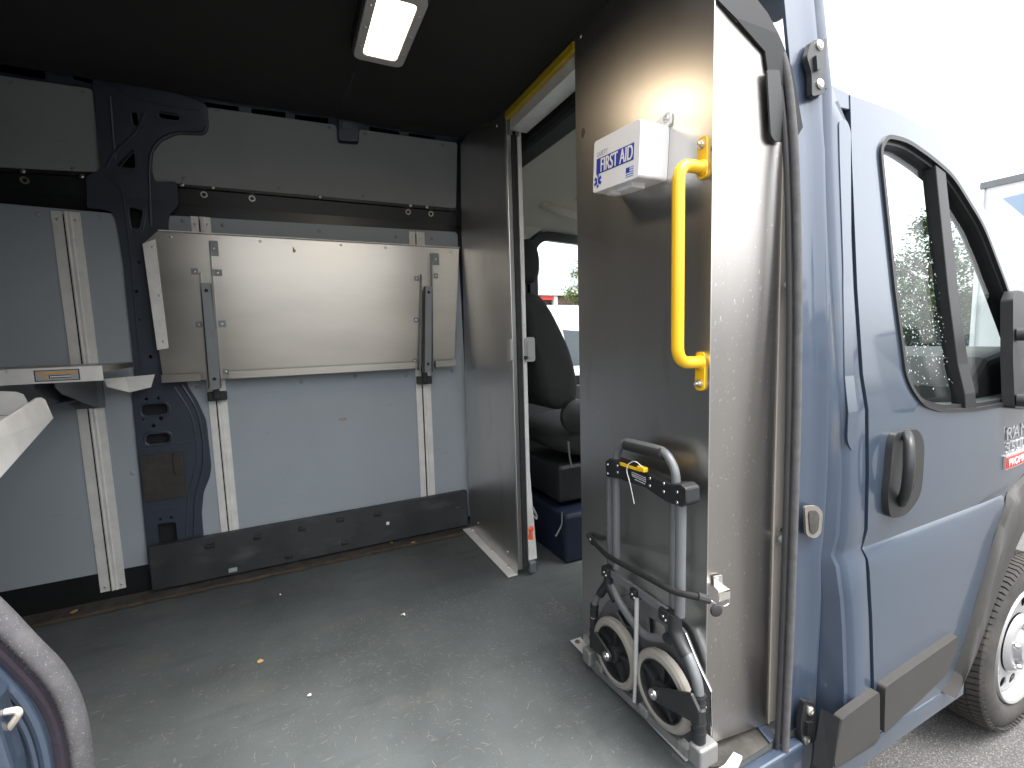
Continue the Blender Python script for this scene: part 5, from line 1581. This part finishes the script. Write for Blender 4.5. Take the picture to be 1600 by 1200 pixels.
MV = [(0, .35), (0, .75), (.10, 1.05), (.30, 1.68), (.60, 1.80), (2.6, 1.82), (3.1, 1.72), (3.95, 1.12), (4.75, .95), (4.95, .72), (4.95, .35)]
road_car('parked_minivan', (1.2, 6.9, GZ), 0, MV, [[(.45, 1.12), (.55, 1.62), (1.5, 1.66), (1.5, 1.12)], [(1.58, 1.12), (1.58, 1.66), (2.45, 1.66), (2.55, 1.12)], [(2.63, 1.12), (2.53, 1.66), (2.95, 1.62), (3.7, 1.13)]],
         1.9, [(.95, .34), (3.95, .34)], 'white minivan parked just beyond the driver window', 'minivan', mirrors=(3.45, 1.2))
PV = [(0, .4), (0, 2.3), (.12, 2.45), (3.6, 2.45), (4.1, 2.3), (4.75, 1.5), (5.4, 1.2), (5.55, .8), (5.55, .4)]
road_car('parked_van', (5.6, 12.6, GZ), 0, PV, [[(3.5, 1.45), (3.5, 2.1), (4.05, 2.1), (4.55, 1.45)]], 2.0, [(1.0, .36), (4.5, .36)], 'tall white van parked farther off behind the minivan', 'van', mirrors=(4.45, 1.6))
# house with grey hipped roof
YH = 30
def H(x, y, d=0): return at(x, y, 1, YH+d)
hs_ = new_thing('house', (18, YH, GZ), 'low brick building with grey hipped roof and white porch posts', 'building')
e0, e1 = H(790, 455), H(1010, 455)
ze = e0.z
rz_ = H(860, 417).z
x0, x1 = H(828, 455).x, H(1020, 455).x
b = BM()
ev = [(x0, YH-.6, ze), (x1, YH-.6, ze), (x1, YH+9, ze), (x0, YH+9, ze)]
rd = [(H(856, 417).x, YH+4.2, rz_+.6), (x1-2.5, YH+4.2, rz_+.6)]
vv = [b.verts.new(p) for p in ev]; rv = [b.verts.new(p) for p in rd]
lo3 = [b.verts.new((p[0], p[1], p[2]-.25)) for p in ev]
b.faces.new((vv[0], vv[1], rv[1], rv[0])); b.faces.new((vv[1], vv[2], rv[1])); b.faces.new((vv[2], vv[3], rv[0], rv[1])); b.faces.new((vv[3], vv[0], rv[0]))
for i in range(4): b.faces.new((vv[i], vv[(i+1) % 4], lo3[(i+1) % 4], lo3[i]))
b.faces.new(lo3[::-1])
rf = obj('roof', b, 'roof_shingle', hs_, flat=True)
b = BM(); c = Vector((rd[0][0]+.3, YH+4, rz_+.5)); box(b, c-Vector((.35, .3, .3)), c+Vector((.35, .3, .45))); obj('roof_vent', b, 'bracket_metal', rf)
b = BM(); box(b, (x0+.6, YH, GZ), (x1-.6, YH+8.5, ze-.26)); obj('wall', b, 'brick_wall', hs_, flat=True)
b = BM(); box(b, (x0-.05, YH-.7, ze-.30), (x1+.05, YH-.62, ze+.05)); obj('fascia', b, 'building_white', hs_, flat=True)
for px in (862, 905, 950):
    x = H(px, 460).x
    b = BM(); box(b, (x-.16, YH-.55, GZ), (x+.16, YH-.25, ze-.3)); obj('porch_post', b, 'building_white', hs_, flat=True)
b = BM(); xa, xb2 = H(838, 460).x, H(859, 460).x; box(b, (xa, YH-.58, ze-.62), (xb2, YH-.5, ze-.32)); obj('red_sign_band', b, 'red_print', hs_, flat=True)
for px in (848, 880, 925, 970):
    x = H(px, 470).x
    b = BM(); box(b, (x-.7, YH-.06, ze-2.0), (x+.7, YH-.002, ze-.8)); w_ = obj('window', b, 'window_dark', hs_, flat=True)
    b = BM(); box(b, (x-.78, YH-.09, ze-2.1), (x+.78, YH-.02, ze-2.0)); obj('sill', b, 'building_white', w_, flat=True)
def bush(loc, r_, h, seed, label, m_='hedge'):
    random.seed(seed); loc = Vector(loc)
    t = new_thing('bush', loc, label, 'bush')
    b = BM()
    for k in range(900):
        p = loc+Vector((random.gauss(0, r_*.5), random.gauss(0, r_*.4), abs(random.gauss(h*.5, h*.25))))
        u = Vector((random.uniform(-1, 1), random.uniform(-1, 1), random.uniform(-1, 1))).normalized(); v = u.orthogonal().normalized()
        s = .10*random.uniform(.6, 1.3)
        b.faces.new([b.verts.new(p+u*s), b.verts.new(p+v*s*.6), b.verts.new(p-u*s), b.verts.new(p-v*s*.6)])
    obj('foliage', b, m_, t, flat=True, recalc=False)
    b = BM()
    for k in range(5): tube(b, [loc+Vector((random.uniform(-.1, .1), 0, 0)), loc+Vector((random.uniform(-r_, r_)*.4, random.uniform(-.2, .2), h*.7))], [.03, .01], 5)
    obj('stem', b, 'bark', t)
p = H(874, 480, -4); bush((p.x, p.y, GZ), 1.6, 2.2, 5, 'rounded green bush in front of the brick building')
p = at(843, 400, 1, 46); tree('conifer_tree', (p.x, p.y, GZ), 8.3, 1.1, 'thin conifer behind the hipped roof', 'needle', 3, 1400, .25, .25, True)
p = at(906, 420, 1, 20); tree('leafy_tree', (p.x+.9, p.y, GZ), 5.6, 1.5, 'pale green leafy tree beside the hipped roof', 'leaf_pale', 8, 6000, .07, .42)
# trees and hedge ahead of the van
def dirp(px, dist):
    d = ray(px, 500); d.z = 0; d.normalize(); return Vector((0, 0, GZ))+d*dist
p = dirp(1450, 24); tree('leafy_tree', p, 5.3, 2.2, 'round green tree straight ahead, seen through the side window', 'leaf_green', 12, 11000, .085, .15)
p = dirp(1408, 29); tree('leafy_tree', p, 4.6, 1.8, 'smaller green tree left of the round one ahead', 'leaf_green', 14, 7000, .085, .15)
p = dirp(1545, 32); tree('leafy_tree', p, 3.6, 1.6, 'olive tree far ahead beyond the wing mirror', 'leaf_pale', 16, 7000, .085, .2)
p = dirp(1440, 20)
wd = new_thing('warehouse', (p.x, p.y, GZ), 'long blue grey building front far ahead', 'building')
q0, q1 = dirp(1330, 40), dirp(1600, 34)
b = BM()
nrm = Vector((q1.y-q0.y, -(q1.x-q0.x), 0)).normalized()
if nrm.dot(q0) < 0: nrm = -nrm
hexa(b, [q0, q1, q1+nrm*8, q0+nrm*8], [v+Vector((0, 0, 1.9)) for v in (q0, q1, q1+nrm*8, q0+nrm*8)]); obj('wall', b, mat('wall_blue', (.22, .27, .30), .8, 0, .08, .8), wd, flat=True)
b = BM()
hexa(b, [v+Vector((0, 0, 1.905))-nrm*.3 for v in (q0, q1)]+[v+Vector((0, 0, 1.905))+nrm*8.3 for v in (q1, q0)], [v+Vector((0, 0, 2.1))-nrm*.3 for v in (q0, q1)]+[v+Vector((0, 0, 2.1))+nrm*8.3 for v in (q1, q0)])
obj('roof', b, 'roof_shingle', wd, flat=True)
# white box truck seen past the windscreen pillar, its back to us
bt = new_thing('box_truck', (11, 2.2, GZ), 'white box truck standing beyond the front right corner', 'truck')
BX0, BX1, BY0, BY1 = 9.2, 14.6, 1.17, 3.37
b = BM(); box(b, (BX0, BY0, GZ+.9), (BX1, BY1, GZ+3.55)); bx_ = obj('cargo_box', b, 'white_car', bt, bevel=.04)
b = BM(); box(b, (BX0-.03, BY0-.03, GZ+3.49), (BX0+.06, BY1+.03, GZ+3.58)); obj('top_rail', b, 'bracket_metal', bx_, flat=True)
b = BM(); box(b, (BX0-.03, BY1-.02, GZ+.85), (BX0+.06, BY1+.03, GZ+3.48)); obj('corner_post', b, 'white_car', bx_, flat=True)
for y0, y1 in ((BY0+.06, (BY0+BY1)/2-.02), ((BY0+BY1)/2+.02, BY1-.06)):
    b = BM(); box(b, (BX0-.02, y0, GZ+.98), (BX0-.001, y1, GZ+3.42)); dr_ = obj('rear_door', b, 'white_car', bx_, bevel=.01)
    b = BM(); bar(b, (BX0-.05, (y0+y1)/2, GZ+1.0), (BX0-.05, (y0+y1)/2, GZ+3.4), .03, .03, upd=(1, 0, 0)); obj('lock_rod', b, 'bracket_metal', dr_)
b = BM(); pts = [(BX0-.024, y, GZ+z) for y, z in ((3.15, 3.30), (2.85, 3.32), (2.40, 2.75), (2.70, 2.72))]
hexa(b, pts, [(x+.003, y, z) for x, y, z in pts]); obj('window_patch', b, mat('window_patch_blue', (.36, .48, .62), .5, 0, .03, 5), bx_, flat=True)  # flat blue patch in place of a reflecting window, reflection put into its colour
b = BM()
cp_ = [(BX1+.05, .5), (BX1+.05, 2.35), (BX1+1.0, 2.4), (BX1+1.6, 1.55), (BX1+2.4, 1.3), (BX1+2.5, .5)]
hexa(b, [(x, BY0+.1, GZ+z) for x, z in cp_], [(x, BY1-.1, GZ+z) for x, z in cp_]); cab_ = obj('cab', b, 'white_car', bt, bevel=.06, seg=3)
for y0 in (BY0+.09, BY1-.1):
    wp_ = [(BX1+.4, 1.55), (BX1+.4, 2.2), (BX1+.95, 2.2), (BX1+1.4, 1.6)]
    b = BM(); hexa(b, [(x, y0, GZ+z) for x, z in wp_], [(x, y0+.01, GZ+z) for x, z in wp_]); obj('side_window', b, 'window_dark', cab_, flat=True)
b = BM(); box(b, (BX0-.05, BY0+.1, GZ+.55), (BX1, BY1-.1, GZ+.88)); obj('chassis', b, 'black_plastic', bt, flat=True)
for x in (BX0+1.2, BX1+1.5):
    for y in (BY0+.25, BY1-.25):
        b = BM(); lathe(b, (x, y, GZ+.45), (0, -1 if y < 2.3 else 1, 0), [(.25, -.1), (.43, -.1), (.45, -.05), (.45, .08), (.43, .12), (.27, .12), (.25, .06), (0, .06)], 28); obj('wheel', b, 'tyre', bt)
# what stands behind the lens and shows in the paint and glass
sb = new_thing('store_building', (5, -26, GZ), 'long white low building across the lot, mirrored in the door paint', 'building')
b = BM(); box(b, (-30, -36, GZ), (45, -26, GZ+4.2)); obj('wall', b, 'building_white', sb, flat=True)
b = BM(); box(b, (-30.4, -36.4, GZ+4.2), (45.4, -25.6, GZ+4.7)); obj('roof', b, 'roof_shingle', sb, flat=True)
for k in range(12):
    x = -26+6*k
    b = BM(); box(b, (x, -26.0, GZ+.9), (x+3, -25.94, GZ+2.6)); obj('window', b, 'window_dark', sb, flat=True)
for k, (x, y, h) in enumerate(((16, -20, 7.5), (27, -17, 6.5), (-9, -21, 7))):
    tree('leafy_tree', (x, y, GZ), h, 2.4, ('tall tree at the lot edge mirrored in the door, nearer the wheel', 'tree at the lot edge mirrored far forward in the door', 'tree at the lot edge behind the open side door')[k], 'leaf_green', 40+k, 1500, .28, .2)
